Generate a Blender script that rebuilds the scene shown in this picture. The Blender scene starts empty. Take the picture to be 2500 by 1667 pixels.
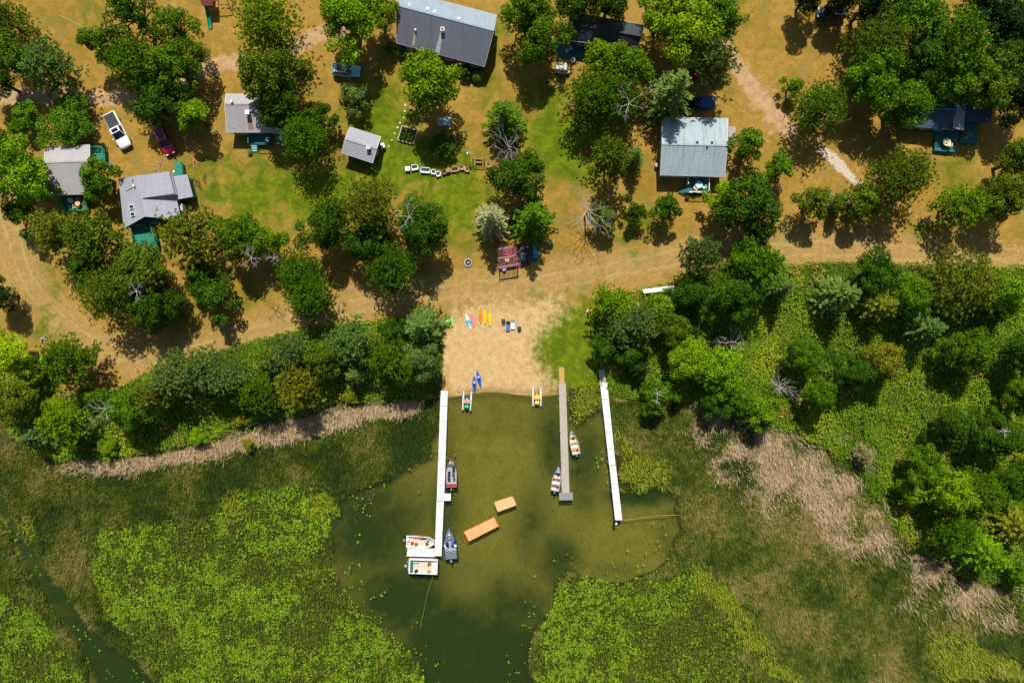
import bpy, math, random
import numpy as np
from mathutils import Vector, Matrix

# ------------------------------------------------------------------ camera, light
SC = bpy.context.scene
COL = SC.collection
H = 111.1                    # height of the drone, metres
PX = 15.0                    # photo pixels per metre on the ground
cam_d = bpy.data.cameras.new('camera'); cam = bpy.data.objects.new('camera', cam_d)
COL.objects.link(cam); cam.location = (0, 0, H); cam.rotation_euler = (0, 0, 0)
cam_d.sensor_width = 36; cam_d.lens = 24; cam_d.clip_end = 6000; SC.camera = cam
EL = math.radians(54)
w = bpy.data.worlds.new('World'); SC.world = w; w.use_nodes = True
nt = w.node_tree; nt.nodes.clear()
sky = nt.nodes.new('ShaderNodeTexSky'); sky.sky_type = 'NISHITA'; sky.sun_disc = False
sky.sun_elevation = EL; sky.sun_rotation = math.radians(0)
bg = nt.nodes.new('ShaderNodeBackground'); bg.inputs[1].default_value = 0.07
wo = nt.nodes.new('ShaderNodeOutputWorld')
nt.links.new(sky.outputs[0], bg.inputs[0]); nt.links.new(bg.outputs[0], wo.inputs[0])
sd = bpy.data.lights.new('sun', 'SUN'); sd.energy = 4.4; sd.angle = math.radians(0.5); sd.color = (1, 0.955, 0.87)
so = bpy.data.objects.new('sun', sd); COL.objects.link(so)
so.rotation_euler = (-(math.pi/2-EL), 0, math.radians(1)); so.location = (0, 60, 90)
SC.view_settings.view_transform = 'Standard'; SC.view_settings.look = 'None'
SC.view_settings.exposure = 0.27; SC.view_settings.gamma = 1
SC.cycles.max_bounces = 6; SC.cycles.diffuse_bounces = 2; SC.cycles.transparent_max_bounces = 6
SC.cycles.caustics_reflective = False; SC.cycles.caustics_refractive = False
R = random.Random(7); NR = np.random.default_rng(11)

def W(px, py, z=0.0):
    k = (H-z)/H/PX
    return Vector(((px-1250)*k, (833.5-py)*k, z))

# ------------------------------------------------------------------ materials
MATS = {}
def nodes(m):
    m.use_nodes = True; t = m.node_tree; t.nodes.clear()
    o = t.nodes.new('ShaderNodeOutputMaterial'); b = t.nodes.new('ShaderNodeBsdfPrincipled')
    t.links.new(b.outputs[0], o.inputs[0]); return t, b, o
def N(t, typ, **kw):
    n = t.nodes.new(typ)
    for k, v in kw.items():
        if k.startswith('i_'):
            n.inputs[int(k[2:])].default_value = v
        else: setattr(n, k, v)
    return n
def noise(t, scale, detail=3, rough=.6, vec=None, dist=0):
    n = N(t, 'ShaderNodeTexNoise'); n.inputs['Scale'].default_value = scale
    n.inputs['Detail'].default_value = detail; n.inputs['Roughness'].default_value = rough
    n.inputs['Distortion'].default_value = dist
    if vec is not None: t.links.new(vec, n.inputs['Vector'])
    return n.outputs['Fac']
def mth(t, op, a, b=None, c=None, clamp=False):
    n = N(t, 'ShaderNodeMath', operation=op, use_clamp=clamp)
    for i, v in enumerate((a, b, c)):
        if v is None: continue
        if isinstance(v, (int, float)): n.inputs[i].default_value = v
        else: t.links.new(v, n.inputs[i])
    return n.outputs[0]
def mix(t, f, a, b, mode='MIX'):
    n = N(t, 'ShaderNodeMix', data_type='RGBA', blend_type=mode)
    for idx, v in ((0, f), (6, a), (7, b)):
        if isinstance(v, (int, float)): n.inputs[idx].default_value = v
        elif isinstance(v, tuple): n.inputs[idx].default_value = (*v[:3], 1)
        else: t.links.new(v, n.inputs[idx])
    return n.outputs[2]
def sstep(t, v, lo, hi):
    n = N(t, 'ShaderNodeMapRange', interpolation_type='SMOOTHSTEP')
    t.links.new(v, n.inputs[0]); n.inputs[1].default_value = lo; n.inputs[2].default_value = hi
    return n.outputs[0]
def objco(t):
    return N(t, 'ShaderNodeTexCoord').outputs['Object']

def mat(name, col, rough=.6, var=.18, scale=6, metal=0, spec=.3):
    if name in MATS: return MATS[name]
    m = bpy.data.materials.new(name); t, b, o = nodes(m)
    f = noise(t, scale, 4, .65, objco(t))
    f = sstep(t, f, .3, .7)
    lo = tuple(c*(1-var) for c in col); hi = tuple(min(1, c*(1+var)) for c in col)
    t.links.new(mix(t, f, lo, hi), b.inputs['Base Color'])
    b.inputs['Roughness'].default_value = rough; b.inputs['Metallic'].default_value = metal
    b.inputs['Specular IOR Level'].default_value = spec
    MATS[name] = m; return m

def roof_mat(name, col, streak=.25, stain=(.2, .17, .13)):
    if name in MATS: return MATS[name]
    m = bpy.data.materials.new(name); t, b, o = nodes(m); c = objco(t)
    g = noise(t, 7, 5, .85, c)
    st = N(t, 'ShaderNodeMapping'); t.links.new(c, st.inputs[0]); st.inputs['Scale'].default_value = (2.2, .16, .3)
    s = sstep(t, noise(t, 1.3, 5, .7, st.outputs[0]), .42, .72)
    big = sstep(t, noise(t, .35, 3, .6, c), .3, .7)
    sep = N(t, 'ShaderNodeSeparateXYZ'); t.links.new(c, sep.inputs[0])
    course = mth(t, 'FRACT', mth(t, 'MULTIPLY', sep.outputs[1], 3.2))
    cl = mth(t, 'LESS_THAN', course, .14)
    base = mix(t, sstep(t, g, .3, .7), tuple(x*.72 for x in col), tuple(x*1.28 for x in col))
    base = mix(t, mth(t, 'MULTIPLY', s, streak), base, stain)
    base = mix(t, mth(t, 'MULTIPLY', big, .18), base, tuple(x*.6 for x in col))
    base = mix(t, mth(t, 'MULTIPLY', cl, .22), base, tuple(x*.4 for x in col))
    lit = mth(t, 'MULTIPLY', sstep(t, noise(t, 6, 5, .8, c), .60, .70), sstep(t, noise(t, .5, 2, .5, c), .45, .65))
    base = mix(t, mth(t, 'MULTIPLY', lit, .7), base, (.26, .17, .09))
    t.links.new(base, b.inputs['Base Color']); b.inputs['Roughness'].default_value = .85
    b.inputs['Specular IOR Level'].default_value = .2
    bp = N(t, 'ShaderNodeBump', i_0=.5, i_1=.02)
    t.links.new(g, bp.inputs['Height']); t.links.new(bp.outputs[0], b.inputs['Normal'])
    MATS[name] = m; return m

def leaf_mat():
    m = bpy.data.materials.new('foliage'); t, b, o = nodes(m)
    oi = N(t, 'ShaderNodeObjectInfo'); c = objco(t)
    at = N(t, 'ShaderNodeAttribute', attribute_name='lv')
    n = sstep(t, noise(t, .55, 3, .6, c), .3, .7)
    warm = mix(t, 1.0, oi.outputs['Color'], (1.34, 1.2, .7), 'MULTIPLY')
    cool = mix(t, 1.0, oi.outputs['Color'], (.74, .82, .8), 'MULTIPLY')
    col = mix(t, n, cool, warm)
    v = mth(t, 'ADD', mth(t, 'MULTIPLY', at.outputs['Fac'], 1.0), .5)
    hv = N(t, 'ShaderNodeHueSaturation'); t.links.new(col, hv.inputs['Color']); t.links.new(v, hv.inputs['Value'])
    hv.inputs['Saturation'].default_value = 1.0
    t.links.new(hv.outputs[0], b.inputs['Base Color'])
    b.inputs['Roughness'].default_value = .6; b.inputs['Specular IOR Level'].default_value = .1
    tr = N(t, 'ShaderNodeBsdfTranslucent'); t.links.new(hv.outputs[0], tr.inputs[0])
    ms = N(t, 'ShaderNodeMixShader', i_0=.18)
    t.links.new(b.outputs[0], ms.inputs[1]); t.links.new(tr.outputs[0], ms.inputs[2])
    t.links.new(ms.outputs[0], o.inputs[0]); return m
LEAF = leaf_mat()

def tint_mat(name, rough=.7, transl=.15):
    m = bpy.data.materials.new(name); t, b, o = nodes(m)
    at = N(t, 'ShaderNodeAttribute', attribute_name='tint')
    t.links.new(at.outputs['Color'], b.inputs['Base Color']); b.inputs['Roughness'].default_value = rough
    b.inputs['Specular IOR Level'].default_value = .2
    tr = N(t, 'ShaderNodeBsdfTranslucent'); t.links.new(at.outputs['Color'], tr.inputs[0])
    ms = N(t, 'ShaderNodeMixShader', i_0=transl)
    t.links.new(b.outputs[0], ms.inputs[1]); t.links.new(tr.outputs[0], ms.inputs[2])
    t.links.new(ms.outputs[0], o.inputs[0]); return m
TINT = tint_mat('marsh_plants')

BARK = mat('bark', (.09, .065, .045), .9, .4, 5)
DEADWOOD = mat('bleached_wood', (.42, .36, .33), .8, .25, 4)
WHITE = mat('white_paint', (.78, .77, .75), .5, .06, 3)
DOCKW = mat('worn_white_dock', (.72, .71, .68), .7, .13, 1.2)
WPLAS = mat('white_plastic', (.82, .82, .82), .4, .04, 3)
CREAM = mat('cream', (.72, .63, .42), .6, .08, 3)
GREEND = mat('green_deck_paint', (.02, .23, .15), .6, .25, 5)
TEALD = mat('teal_deck_paint', (.02, .16, .15), .6, .25, 5)
BLACK = mat('black_plastic', (.015, .015, .018), .45, .3, 5)
DGREY = mat('dark_grey', (.06, .065, .075), .6, .25, 5)
MGREY = mat('mid_grey', (.2, .21, .22), .6, .2, 5)
LGREY = mat('light_grey', (.45, .46, .46), .5, .12, 5)
METAL = mat('aluminium', (.6, .63, .64), .35, .1, 4, .7)
GLASS = mat('dark_glass', (.012, .018, .028), .08, .1, 2, 0, .6)
WOOD = mat('weathered_wood', (.43, .38, .32), .85, .25, 8)
WOODL = mat('yellow_wood', (.55, .30, .08), .75, .3, 7)
WOODR = mat('red_wood', (.30, .10, .07), .75, .3, 7)
WOODB = mat('brown_wood', (.25, .12, .06), .75, .3, 7)
CARPET = mat('beige_carpet', (.62, .52, .40), .95, .08, 6)
PINKW = mat('pinkish_furniture_wood', (.52, .29, .20), .7, .18, 8)
RED = mat('red_paint', (.45, .015, .03), .3, .1, 3, 0, .5)
NAVY = mat('navy_paint', (.012, .03, .09), .3, .1, 3, 0, .5)
BLUE = mat('blue_plastic', (.01, .12, .62), .35, .12, 3)
LBLUE = mat('light_blue_cloth', (.06, .30, .55), .7, .15, 3)
TEAL = mat('teal_upholstery', (.01, .13, .13), .6, .2, 5)
CUSH = mat('grey_green_cushion', (.12, .2, .18), .9, .2, 5)
ORANGE = mat('orange_plastic', (.75, .22, .02), .4, .1, 3)
YELLOW = mat('yellow_plastic', (.80, .52, .01), .4, .08, 3)
PINK = mat('pink_plastic', (.75, .22, .28), .4, .08, 3)
LIME = mat('lime_plastic', (.25, .68, .14), .4, .1, 3)
KGREEN = mat('green_plastic', (.01, .33, .16), .35, .1, 3)
AQUA = mat('aqua_paint', (.30, .62, .58), .4, .1, 3)
RAFT = mat('orange_raft_deck', (.82, .38, .16), .8, .13, 9)
STONE = mat('stone', (.42, .38, .32), .9, .25, 5)
SOIL = mat('soil', (.05, .035, .02), .95, .4, 8)
MAROON = mat('maroon_boards', (.16, .05, .06), .8, .3, 6)
REDF = mat('red_fabric', (.70, .04, .10), .8, .15, 3)
WALLW = mat('white_siding', (.55, .56, .55), .7, .08, 2)
WALLG = mat('green_siding', (.03, .11, .08), .7, .15, 2)
WALLB = mat('brown_siding', (.14, .09, .05), .8, .2, 2)
WALLT = mat('tan_siding', (.36, .30, .22), .8, .1, 2)
BRICK = mat('chimney_brick', (.28, .2, .17), .9, .3, 8)

# ------------------------------------------------------------------ mesh helpers
class MB:
    def __init__(s): s.v = []; s.f = []
    def add(s, vs, fs):
        k = len(s.v); s.v += [tuple(v) for v in vs]; s.f += [tuple(i+k for i in f) for f in fs]; return s
    def box(s, c, d, rz=0, tilt=0, taper=1):
        cx, cy, cz = c; a, b, h = d[0]/2, d[1]/2, d[2]/2; vs = []
        for z, k in ((-h, 1), (h, taper)):
            for x, y in ((-a, -b), (a, -b), (a, b), (-a, b)):
                vs.append(Vector((x*k, y*k, z)))
        M = Matrix.Rotation(rz, 3, 'Z') @ Matrix.Rotation(tilt, 3, 'Y')
        vs = [M @ v + Vector(c) for v in vs]
        return s.add(vs, [(3, 2, 1, 0), (4, 5, 6, 7), (0, 1, 5, 4), (1, 2, 6, 5), (2, 3, 7, 6), (3, 0, 4, 7)])
    def beam(s, a, b, wd, ht):          # a box from a to b
        a, b = Vector(a), Vector(b); d = b-a; L = d.length; d.normalize()
        up = Vector((0, 0, 1)) if abs(d.z) < .9 else Vector((1, 0, 0))
        r = d.cross(up).normalized(); u = r.cross(d)
        vs = []
        for p in (a, b):
            for x, y in ((-1, -1), (1, -1), (1, 1), (-1, 1)):
                vs.append(p + r*x*wd/2 + u*y*ht/2)
        return s.add(vs, [(3, 2, 1, 0), (4, 5, 6, 7), (0, 1, 5, 4), (1, 2, 6, 5), (2, 3, 7, 6), (3, 0, 4, 7)])
    def tube(s, pts, r, n=6, r2=None):
        pts = [Vector(p) for p in pts]; m = len(pts); rings = []
        for i, p in enumerate(pts):
            d = (pts[min(i+1, m-1)] - pts[max(i-1, 0)]).normalized()
            up = Vector((0, 0, 1)) if abs(d.z) < .95 else Vector((1, 0, 0))
            a = d.cross(up).normalized(); b = a.cross(d)
            rr = r if r2 is None else r+(r2-r)*i/(m-1)
            if isinstance(r, (list, tuple)): rr = r[i]
            rings.append([p + (a*math.cos(2*math.pi*k/n) + b*math.sin(2*math.pi*k/n))*rr for k in range(n)])
        return s.loft(rings)
    def loft(s, rings, cap=True, closed=True):
        n = len(rings[0]); vs = [v for r in rings for v in r]; fs = []
        for i in range(len(rings)-1):
            for k in range(n if closed else n-1):
                j = (k+1) % n
                fs.append((i*n+k, i*n+j, (i+1)*n+j, (i+1)*n+k))
        if cap:
            fs.append(tuple(reversed(range(n)))); fs.append(tuple((len(rings)-1)*n+k for k in range(n)))
        return s.add(vs, fs)
    def cyl(s, c, r, h, n=16, r2=None):
        r2 = r if r2 is None else r2
        ring = lambda rr, z: [Vector((c[0]+rr*math.cos(2*math.pi*k/n), c[1]+rr*math.sin(2*math.pi*k/n), z)) for k in range(n)]
        return s.loft([ring(r, c[2]), ring(r2, c[2]+h)])
    def ring(s, c, r0, r1, h, n=20):
        rr = []
        for (q, z) in ((r0, 0), (r0, h), (r1, h), (r1, 0), (r0, 0)):
            rr.append([Vector((c[0]+q*math.cos(2*math.pi*k/n), c[1]+q*math.sin(2*math.pi*k/n), c[2]+z)) for k in range(n)])
        return s.loft(rr, cap=False)
    def build(s, name, m, parent=None, smooth=False, off=None, kind=None):
        me = bpy.data.meshes.new(name)
        vs = s.v if off is None else [(x-off[0], y-off[1], z-off[2]) for x, y, z in s.v]
        me.from_pydata(vs, [], s.f); me.materials.append(m)
        if smooth: me.polygons.foreach_set('use_smooth', [True]*len(me.polygons))
        o = bpy.data.objects.new(name, me); COL.objects.link(o)
        if parent: o.parent = parent
        if kind: o['kind'] = kind
        return o

def thing(name, label, cat, loc=(0, 0, 0), rz=0, group=None, sc=None):
    o = bpy.data.objects.new(name, None); COL.objects.link(o); o.empty_display_size = .5
    o.location = loc; o.rotation_euler = (0, 0, rz)
    if sc: o.scale = sc
    o['label'] = label; o['category'] = cat
    if group: o['group'] = group
    return o
def tag(o, label, cat, group=None, loc=None, rz=None):
    o['label'] = label; o['category'] = cat
    if group: o['group'] = group
    if loc is not None: o.location = loc
    if rz is not None: o.rotation_euler = (0, 0, rz)
    return o
def dup(root, loc, rz, label, group=None, sc=None):
    r = root.copy(); COL.objects.link(r); r.location = loc; r.rotation_euler = (0, 0, rz); r['label'] = label
    if group: r['group'] = group
    if sc: r.scale = sc
    for ch in list(root.children):
        c = ch.copy(); COL.objects.link(c); c.parent = r
        for g in list(ch.children):
            d = g.copy(); COL.objects.link(d); d.parent = c
    return r

def fast_mesh(name, V, F, attr=None, aname='lv'):
    """V (n,3), F (m,4) quads; attr per face float or (m,3) colour"""
    me = bpy.data.meshes.new(name); m, k = F.shape
    me.vertices.add(len(V)); me.vertices.foreach_set('co', V.astype(np.float32).ravel())
    me.loops.add(m*k); me.loops.foreach_set('vertex_index', F.astype(np.int32).ravel())
    me.polygons.add(m); me.polygons.foreach_set('loop_start', np.arange(0, m*k, k, dtype=np.int32))
    me.polygons.foreach_set('loop_total', np.full(m, k, np.int32)); me.update(calc_edges=True)
    if attr is not None:
        if attr.ndim == 1:
            a = me.attributes.new(aname, 'FLOAT', 'FACE'); a.data.foreach_set('value', attr.astype(np.float32))
        else:
            a = me.attributes.new(aname, 'FLOAT_COLOR', 'CORNER')
            c = np.ones((m, 4), np.float32); c[:, :3] = attr
            a.data.foreach_set('color', np.repeat(c, k, axis=0).ravel())
    return me

def cards(P, D, L, Wd, Nn=None, rng=NR):
    """diamond cards at P, long axis D (unit), length L, width Wd, normal hint Nn"""
    n = len(P)
    if Nn is None: Nn = rng.normal(size=(n, 3))
    S = np.cross(D, Nn); S /= np.linalg.norm(S, axis=1, keepdims=True)+1e-9
    L = np.broadcast_to(L, n)[:, None]; Wd = np.broadcast_to(Wd, n)[:, None]
    A = P - D*L*.5; B = P + S*Wd*.5 - D*L*.05; C = P + D*L*.5; E = P - S*Wd*.5 + D*L*.08
    V = np.stack([A, B, C, E], 1).reshape(-1, 3); F = np.arange(4*n).reshape(n, 4)
    return V, F

# ------------------------------------------------------------------ terrain grid and masks
def axis(lo, hi, st, far):
    mid = np.arange(lo, hi+st/2, st); out = [hi+4, hi+12, hi+30, hi+80, hi+250, far]
    neg = [lo-4, lo-12, lo-30, lo-80, lo-250, -far]
    return np.concatenate([neg[::-1], mid, out])
GX = axis(-90, 90, .4, 2600); GY = axis(-61, 61, .4, 2600)
XX, YY = np.meshgrid(GX, GY); PXX = XX*PX+1250; PYY = 833.5-YY*PX
def inpoly(poly, X=None, Y=None):
    X = PXX if X is None else X; Y = PYY if Y is None else Y
    c = np.zeros(X.shape, bool); n = len(poly)
    for i in range(n):
        x1, y1 = poly[i]; x2, y2 = poly[(i+1) % n]
        if y1 == y2: continue
        t = ((y1 > Y) != (y2 > Y)) & (X < (x2-x1)*(Y-y1)/(y2-y1)+x1); c ^= t
    return c
def blur(a, r, it=3):
    a = a.astype(np.float32)
    for _ in range(it):
        for ax in (0, 1):
            p = np.pad(a, [(r, r) if k == ax else (0, 0) for k in (0, 1)], mode='edge')
            cs = np.cumsum(p, axis=ax); cs = np.concatenate([np.zeros_like(np.take(cs, [0], ax)), cs], ax)
            n = a.shape[ax]
            a = (np.take(cs, range(2*r+1, 2*r+1+n), ax) - np.take(cs, range(0, n), ax))/(2*r+1)
    return a
def gauss(l):
    a = np.zeros(XX.shape, np.float32)
    for cx, cy, rx, ry, s in l: a = np.maximum(a, s*np.exp(-((PXX-cx)/rx)**2*.8-((PYY-cy)/ry)**2*.8))
    return a
def polydist(pl, X=PXX, Y=PYY):
    best = np.full(X.shape, 1e9); sg = np.zeros(X.shape)
    for (x1, y1), (x2, y2) in zip(pl[:-1], pl[1:]):
        dx, dy = x2-x1, y2-y1; t = np.clip(((X-x1)*dx+(Y-y1)*dy)/(dx*dx+dy*dy), 0, 1)
        d = np.hypot(X-x1-t*dx, Y-y1-t*dy); s = np.sign((X-x1)*dy-(Y-y1)*dx)
        u = d < best; best = np.where(u, d, best); sg = np.where(u, s, sg)
    return best, best*sg
def vnoise(X, Y, sc, seed=0):
    r = np.random.default_rng(seed); T = r.random((256, 256)); x = X/sc; y = Y/sc
    xi = np.floor(x).astype(int); yi = np.floor(y).astype(int); fx = x-xi; fy = y-yi
    fx = fx*fx*(3-2*fx); fy = fy*fy*(3-2*fy); g = lambda a, b: T[a % 256, b % 256]
    return (g(xi, yi)*(1-fx)+g(xi+1, yi)*fx)*(1-fy)+(g(xi, yi+1)*(1-fx)+g(xi+1, yi+1)*fx)*fy
def fnoise(X, Y, sc, seed=0):
    return (vnoise(X, Y, sc, seed)+.5*vnoise(X, Y, sc/2.1, seed+1)+.25*vnoise(X, Y, sc/4.3, seed+2))/1.75

OPEN = [(1088, 962), (1200, 968), (1365, 958), (1390, 990), (1412, 1032), (1440, 1010), (1470, 985), (1484, 1050), (1500, 1130), (1512, 1188),
        (1560, 1180), (1610, 1196), (1650, 1212), (1657, 1280), (1645, 1340), (1610, 1390), (1560, 1412), (1500, 1423), (1440, 1412),
        (1390, 1396), (1352, 1425), (1338, 1500), (1300, 1570), (1286, 1620), (1300, 1667), (1290, 1800), (1100, 3500), (700, 3500), (1035, 1800),
        (1038, 1660), (1020, 1610), (960, 1555), (890, 1500), (840, 1450), (808, 1380), (803, 1300), (826, 1232), (880, 1196), (960, 1166), (1010, 1138),
        (1048, 1105), (1070, 1050), (1077, 985)]
CHAN = [(-900, 500), (-300, 900), (0, 1204), (38, 1276), (98, 1370), (170, 1472), (238, 1561), (319, 1612), (383, 1667), (460, 1900), (700, 2600), (500, 2600), (230, 1800), (226, 1667), (200, 1587), (128, 1502),
        (81, 1425), (42, 1361), (0, 1268), (-350, 1000), (-900, 640)]
LILYL = [(190, 1310), (260, 1280), (430, 1275), (560, 1240), (640, 1190), (740, 1185), (815, 1190), (830, 1225), (803, 1300), (806, 1380), (840, 1455),
         (890, 1505), (960, 1560), (1030, 1620), (1036, 1680), (1036, 1800), (480, 1800), (390, 1667), (330, 1606), (270, 1530), (235, 1440)]
LILYC = [(1345, 1430), (1400, 1402), (1500, 1428), (1600, 1398), (1640, 1385), (1700, 1430), (1745, 1480), (1790, 1560), (1850, 1667), (1880, 1800), (1300, 1800),
         (1305, 1667), (1295, 1600), (1335, 1510)]
LILYW = [(-200, 1380), (20, 1440), (90, 1500), (130, 1570), (200, 1667), (240, 1900), (-400, 1900)]
MARSH = [(-6e4, 600), (-300, 900), (0, 1025), (40, 1075), (130, 1128), (300, 1120), (400, 1110), (560, 1075), (700, 1030), (830, 1003), (1000, 980), (1082, 972), (1088, 962), (1365, 958), (1400, 945),
         (1440, 950), (1480, 940), (1500, 985), (1560, 975), (1660, 980), (1780, 1020), (1880, 1050), (1960, 1070), (2060, 1130), (2130, 1235), (2220, 1330), (2330, 1400),
         (2430, 1430), (2520, 1520), (3000, 1800), (6e4, 9000), (6e4, 6e4), (-6e4, 6e4)]
TANL = [(60, 1118), (140, 1128), (380, 1110), (520, 1072), (650, 1035), (830, 990), (960, 975), (1030, 985), (1020, 1000), (930, 1010), (850, 1035), (740, 1062), (600, 1085), (500, 1122), (420, 1118), (320, 1148), (140, 1146)]
TANR = [(1655, 975), (1700, 990), (1780, 1030), (1880, 1055), (1960, 1075), (2040, 1120), (2110, 1230), (2200, 1310), (2250, 1380), (2330, 1420), (2430, 1430), (2520, 1530), (2520, 1610),
        (2440, 1545), (2330, 1500), (2260, 1490), (2200, 1420), (2120, 1340), (2060, 1290), (2080, 1380), (2000, 1300), (1920, 1240), (1850, 1215), (1790, 1140), (1740, 1100), (1690, 1050)]
YEL = [[(1500, 1030), (1530, 1080), (1560, 1120), (1620, 1130), (1630, 1180), (1590, 1196), (1530, 1180), (1505, 1100), (1490, 1040)],
       [(1385, 950), (1440, 930), (1462, 960), (1440, 1000), (1412, 1025), (1390, 990)],
       [(1670, 1370), (1730, 1400), (1790, 1450), (1830, 1520), (1880, 1600), (1960, 1667), (1900, 1667), (1840, 1610), (1790, 1550), (1760, 1480), (1700, 1430)],
       [(2250, 1560), (2330, 1540), (2420, 1600), (2500, 1620), (2500, 1667), (2300, 1667)], [(760, 1230), (800, 1215), (815, 1240), (795, 1290), (770, 1260)],
       [(540, 1215), (600, 1205), (600, 1260), (540, 1260)], [(60, 1250), (85, 1290), (80, 1340), (40, 1260)]]
SAND = [(1085, 790), (1120, 755), (1200, 735), (1300, 742), (1375, 715), (1400, 740), (1390, 765), (1345, 785), (1310, 820), (1285, 870), (1310, 890), (1345, 925), (1364, 940), (1368, 975), (1084, 985),
        (1082, 940), (1068, 870), (1068, 800)]
BRUSHR = [(1455, 760), (1480, 715), (1560, 712), (1650, 690), (1700, 655), (1900, 648), (2100, 640), (2330, 655), (2500, 650), (6000, 650), (6000, 2500), (2530, 1520), (2430, 1420), (2330, 1390), (2230, 1310),
          (2140, 1215), (2070, 1120), (1970, 1062), (1870, 1040), (1780, 1010), (1660, 970), (1560, 965), (1500, 975), (1462, 930), (1452, 850)]
BRUSHL = [(-3000, 700), (0, 800), (40, 850), (110, 880), (150, 960), (260, 960), (300, 940), (400, 890), (480, 870), (600, 838), (760, 800), (900, 790), (960, 778), (1020, 780), (1080, 800), (1080, 965), (1000, 975), (820, 995),
          (560, 1068), (400, 1108), (140, 1125), (60, 1060), (0, 1020), (-3000, 700)]
_wx = PXX+(fnoise(PXX, PYY, 26, 61)-.5)*34*(PYY > 985); _wy = PYY+(fnoise(PXX, PYY, 26, 62)-.5)*34*(PYY > 985)
mk_open = blur(inpoly(OPEN, _wx, _wy) | inpoly(CHAN, _wx, _wy), 1, 3); mk_soft2 = blur(~(inpoly(OPEN) | inpoly(CHAN)), 9, 3)
mk_lily = blur(inpoly(LILYL) | inpoly(LILYC) | inpoly(LILYW), 6, 2); mk_lily = np.clip((mk_lily-.5)*2.2+.5+(fnoise(PXX, PYY, 60, 77)-.5)*1.5*(mk_lily < .97), 0, 1)*(mk_open < .45)
mk_marsh = blur(inpoly(MARSH), 2, 2)
mk_tan = np.where(PXX < 1100, blur(inpoly(TANL) | inpoly(TANL, PXX, PYY-13), 2, 2), blur(inpoly(TANR), 10, 2)); mk_tan = np.clip((mk_tan-.5)*1.6+.5+(fnoise(PXX, PYY, 38, 78)-.5)*np.where(PXX < 1100, 1.3, 1.7), 0, 1)*(mk_tan > .04)
yy_ = np.zeros(XX.shape, bool)
for p in YEL: yy_ |= inpoly(p)
mk_yel = blur(yy_, 2, 2)
mk_sand = blur(inpoly(SAND), 4, 3)
_mb = blur(inpoly(MARSH), 5, 2)
mk_brush = blur(inpoly(BRUSHR) | inpoly(BRUSHL) | ((_mb > .02) & (_mb < .5) & ((PXX < 1080) | (PXX > 1450))), 2, 2)
mk_green = gauss([(640, 470, 150, 70, .8), (800, 480, 150, 75, .95), (930, 350, 80, 150, 1), (1000, 400, 130, 60, 1), (1110, 480, 80, 110, .95), (880, 270, 70, 60, .6),
    (1370, 350, 100, 90, 1.1), (1340, 260, 70, 70, .7), (1420, 410, 70, 60, .7), (1560, 560, 50, 60, .5), (1390, 830, 95, 85, 1.3), (1410, 900, 80, 95, 1.5), (1300, 800, 70, 40, .95),
    (1425, 970, 60, 50, 1.3), (430, 770, 40, 60, .5), (590, 730, 60, 40, .4), (2330, 430, 50, 70, .45), (1190, 210, 30, 60, .5), (1215, 90, 30, 40, .6), (560, 420, 90, 50, .55),
    (130, 700, 30, 120, .35), (100, 790, 25, 60, .45), (150, 830, 30, 40, .6), (1800, 20, 60, 50, .35), (1280, 850, 30, 50, .35), (1340, 930, 30, 25, .5), (1110, 380, 60, 40, .7),
    (700, 450, 220, 90, .55), (2250, 560, 30, 20, .5), (230, 40, 60, 60, .3)])
ROADS = [[(-3000, 260), (-50, 240), (60, 236), (150, 240), (240, 240), (330, 238), (430, 200), (500, 170), (560, 152), (640, 150), (720, 118), (780, 85), (860, 60), (940, 20), (1000, -60)],
         [(1760, 110), (1800, 160), (1850, 235), (1930, 320)]]
dR = np.minimum(*[polydist(r)[0] for r in ROADS])
mk_green *= 1.2
mk_path = np.clip(1.25-dR/26, 0, 1)
mk_path = np.maximum(mk_path, gauss([(1860, 240, 60, 60, .55), (1820, 190, 40, 50, .5), (1900, 300, 50, 50, .6)]))
LANE = [(-60, 300), (0, 420), (30, 560), (70, 680), (140, 780), (240, 850), (360, 872), (480, 858), (620, 812), (760, 768), (900, 738), (1040, 716), (1180, 700), (1320, 690), (1500, 655), (1700, 618), (1900, 606), (2100, 606), (2300, 625), (2520, 660)]
dL, sL = polydist(LANE); mk_lane = np.clip(1.15-dL/75, 0, 1)
GRAV = [(2000, 360), (2040, 395), (2085, 440), (2180, 500), (2240, 525), (2300, 556), (2420, 590), (2600, 640)]
dG = polydist(GRAV)[0]; mk_grav = np.clip(1.1-dG/22, 0, 1)*(.35+.65*np.exp(-((PXX-2045)/60)**2))
mk_deep = np.clip(gauss([(1170, 1640, 230, 170, 1.3), (1370, 1370, 70, 80, .9), (1130, 1420, 80, 80, .5), (900, 1300, 150, 150, .95), (980, 1470, 160, 120, 1.0), (1085, 1250, 55, 90, .75), (1300, 1290, 60, 140, .6), (1430, 1220, 45, 70, .6),
    (1100, 1560, 150, 120, 1.2), (1430, 1130, 55, 130, .75), (1240, 1500, 150, 100, .85), (300, 1620, 80, 100, 1.1), (1350, 1080, 45, 120, .8), (1560, 1215, 90, 28, 1.1), (1500, 1400, 130, 35, .5), (1630, 1320, 40, 90, .5), (1340, 990, 35, 50, .5), (1100, 1130, 25, 80, .5)])
    - gauss([(1140, 1470, 50, 90, .22), (1480, 1320, 90, 50, .35), (1210, 1120, 70, 120, .3)]) + .85*inpoly(CHAN), 0, 1)
_sh = np.clip((PYY-955)/75, 0, 1)*(PXX > 1070)*(PXX < 1420)+1.0*((PXX <= 1070) | (PXX >= 1420))
mk_soft = blur(inpoly(OPEN), 4, 3)
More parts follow.
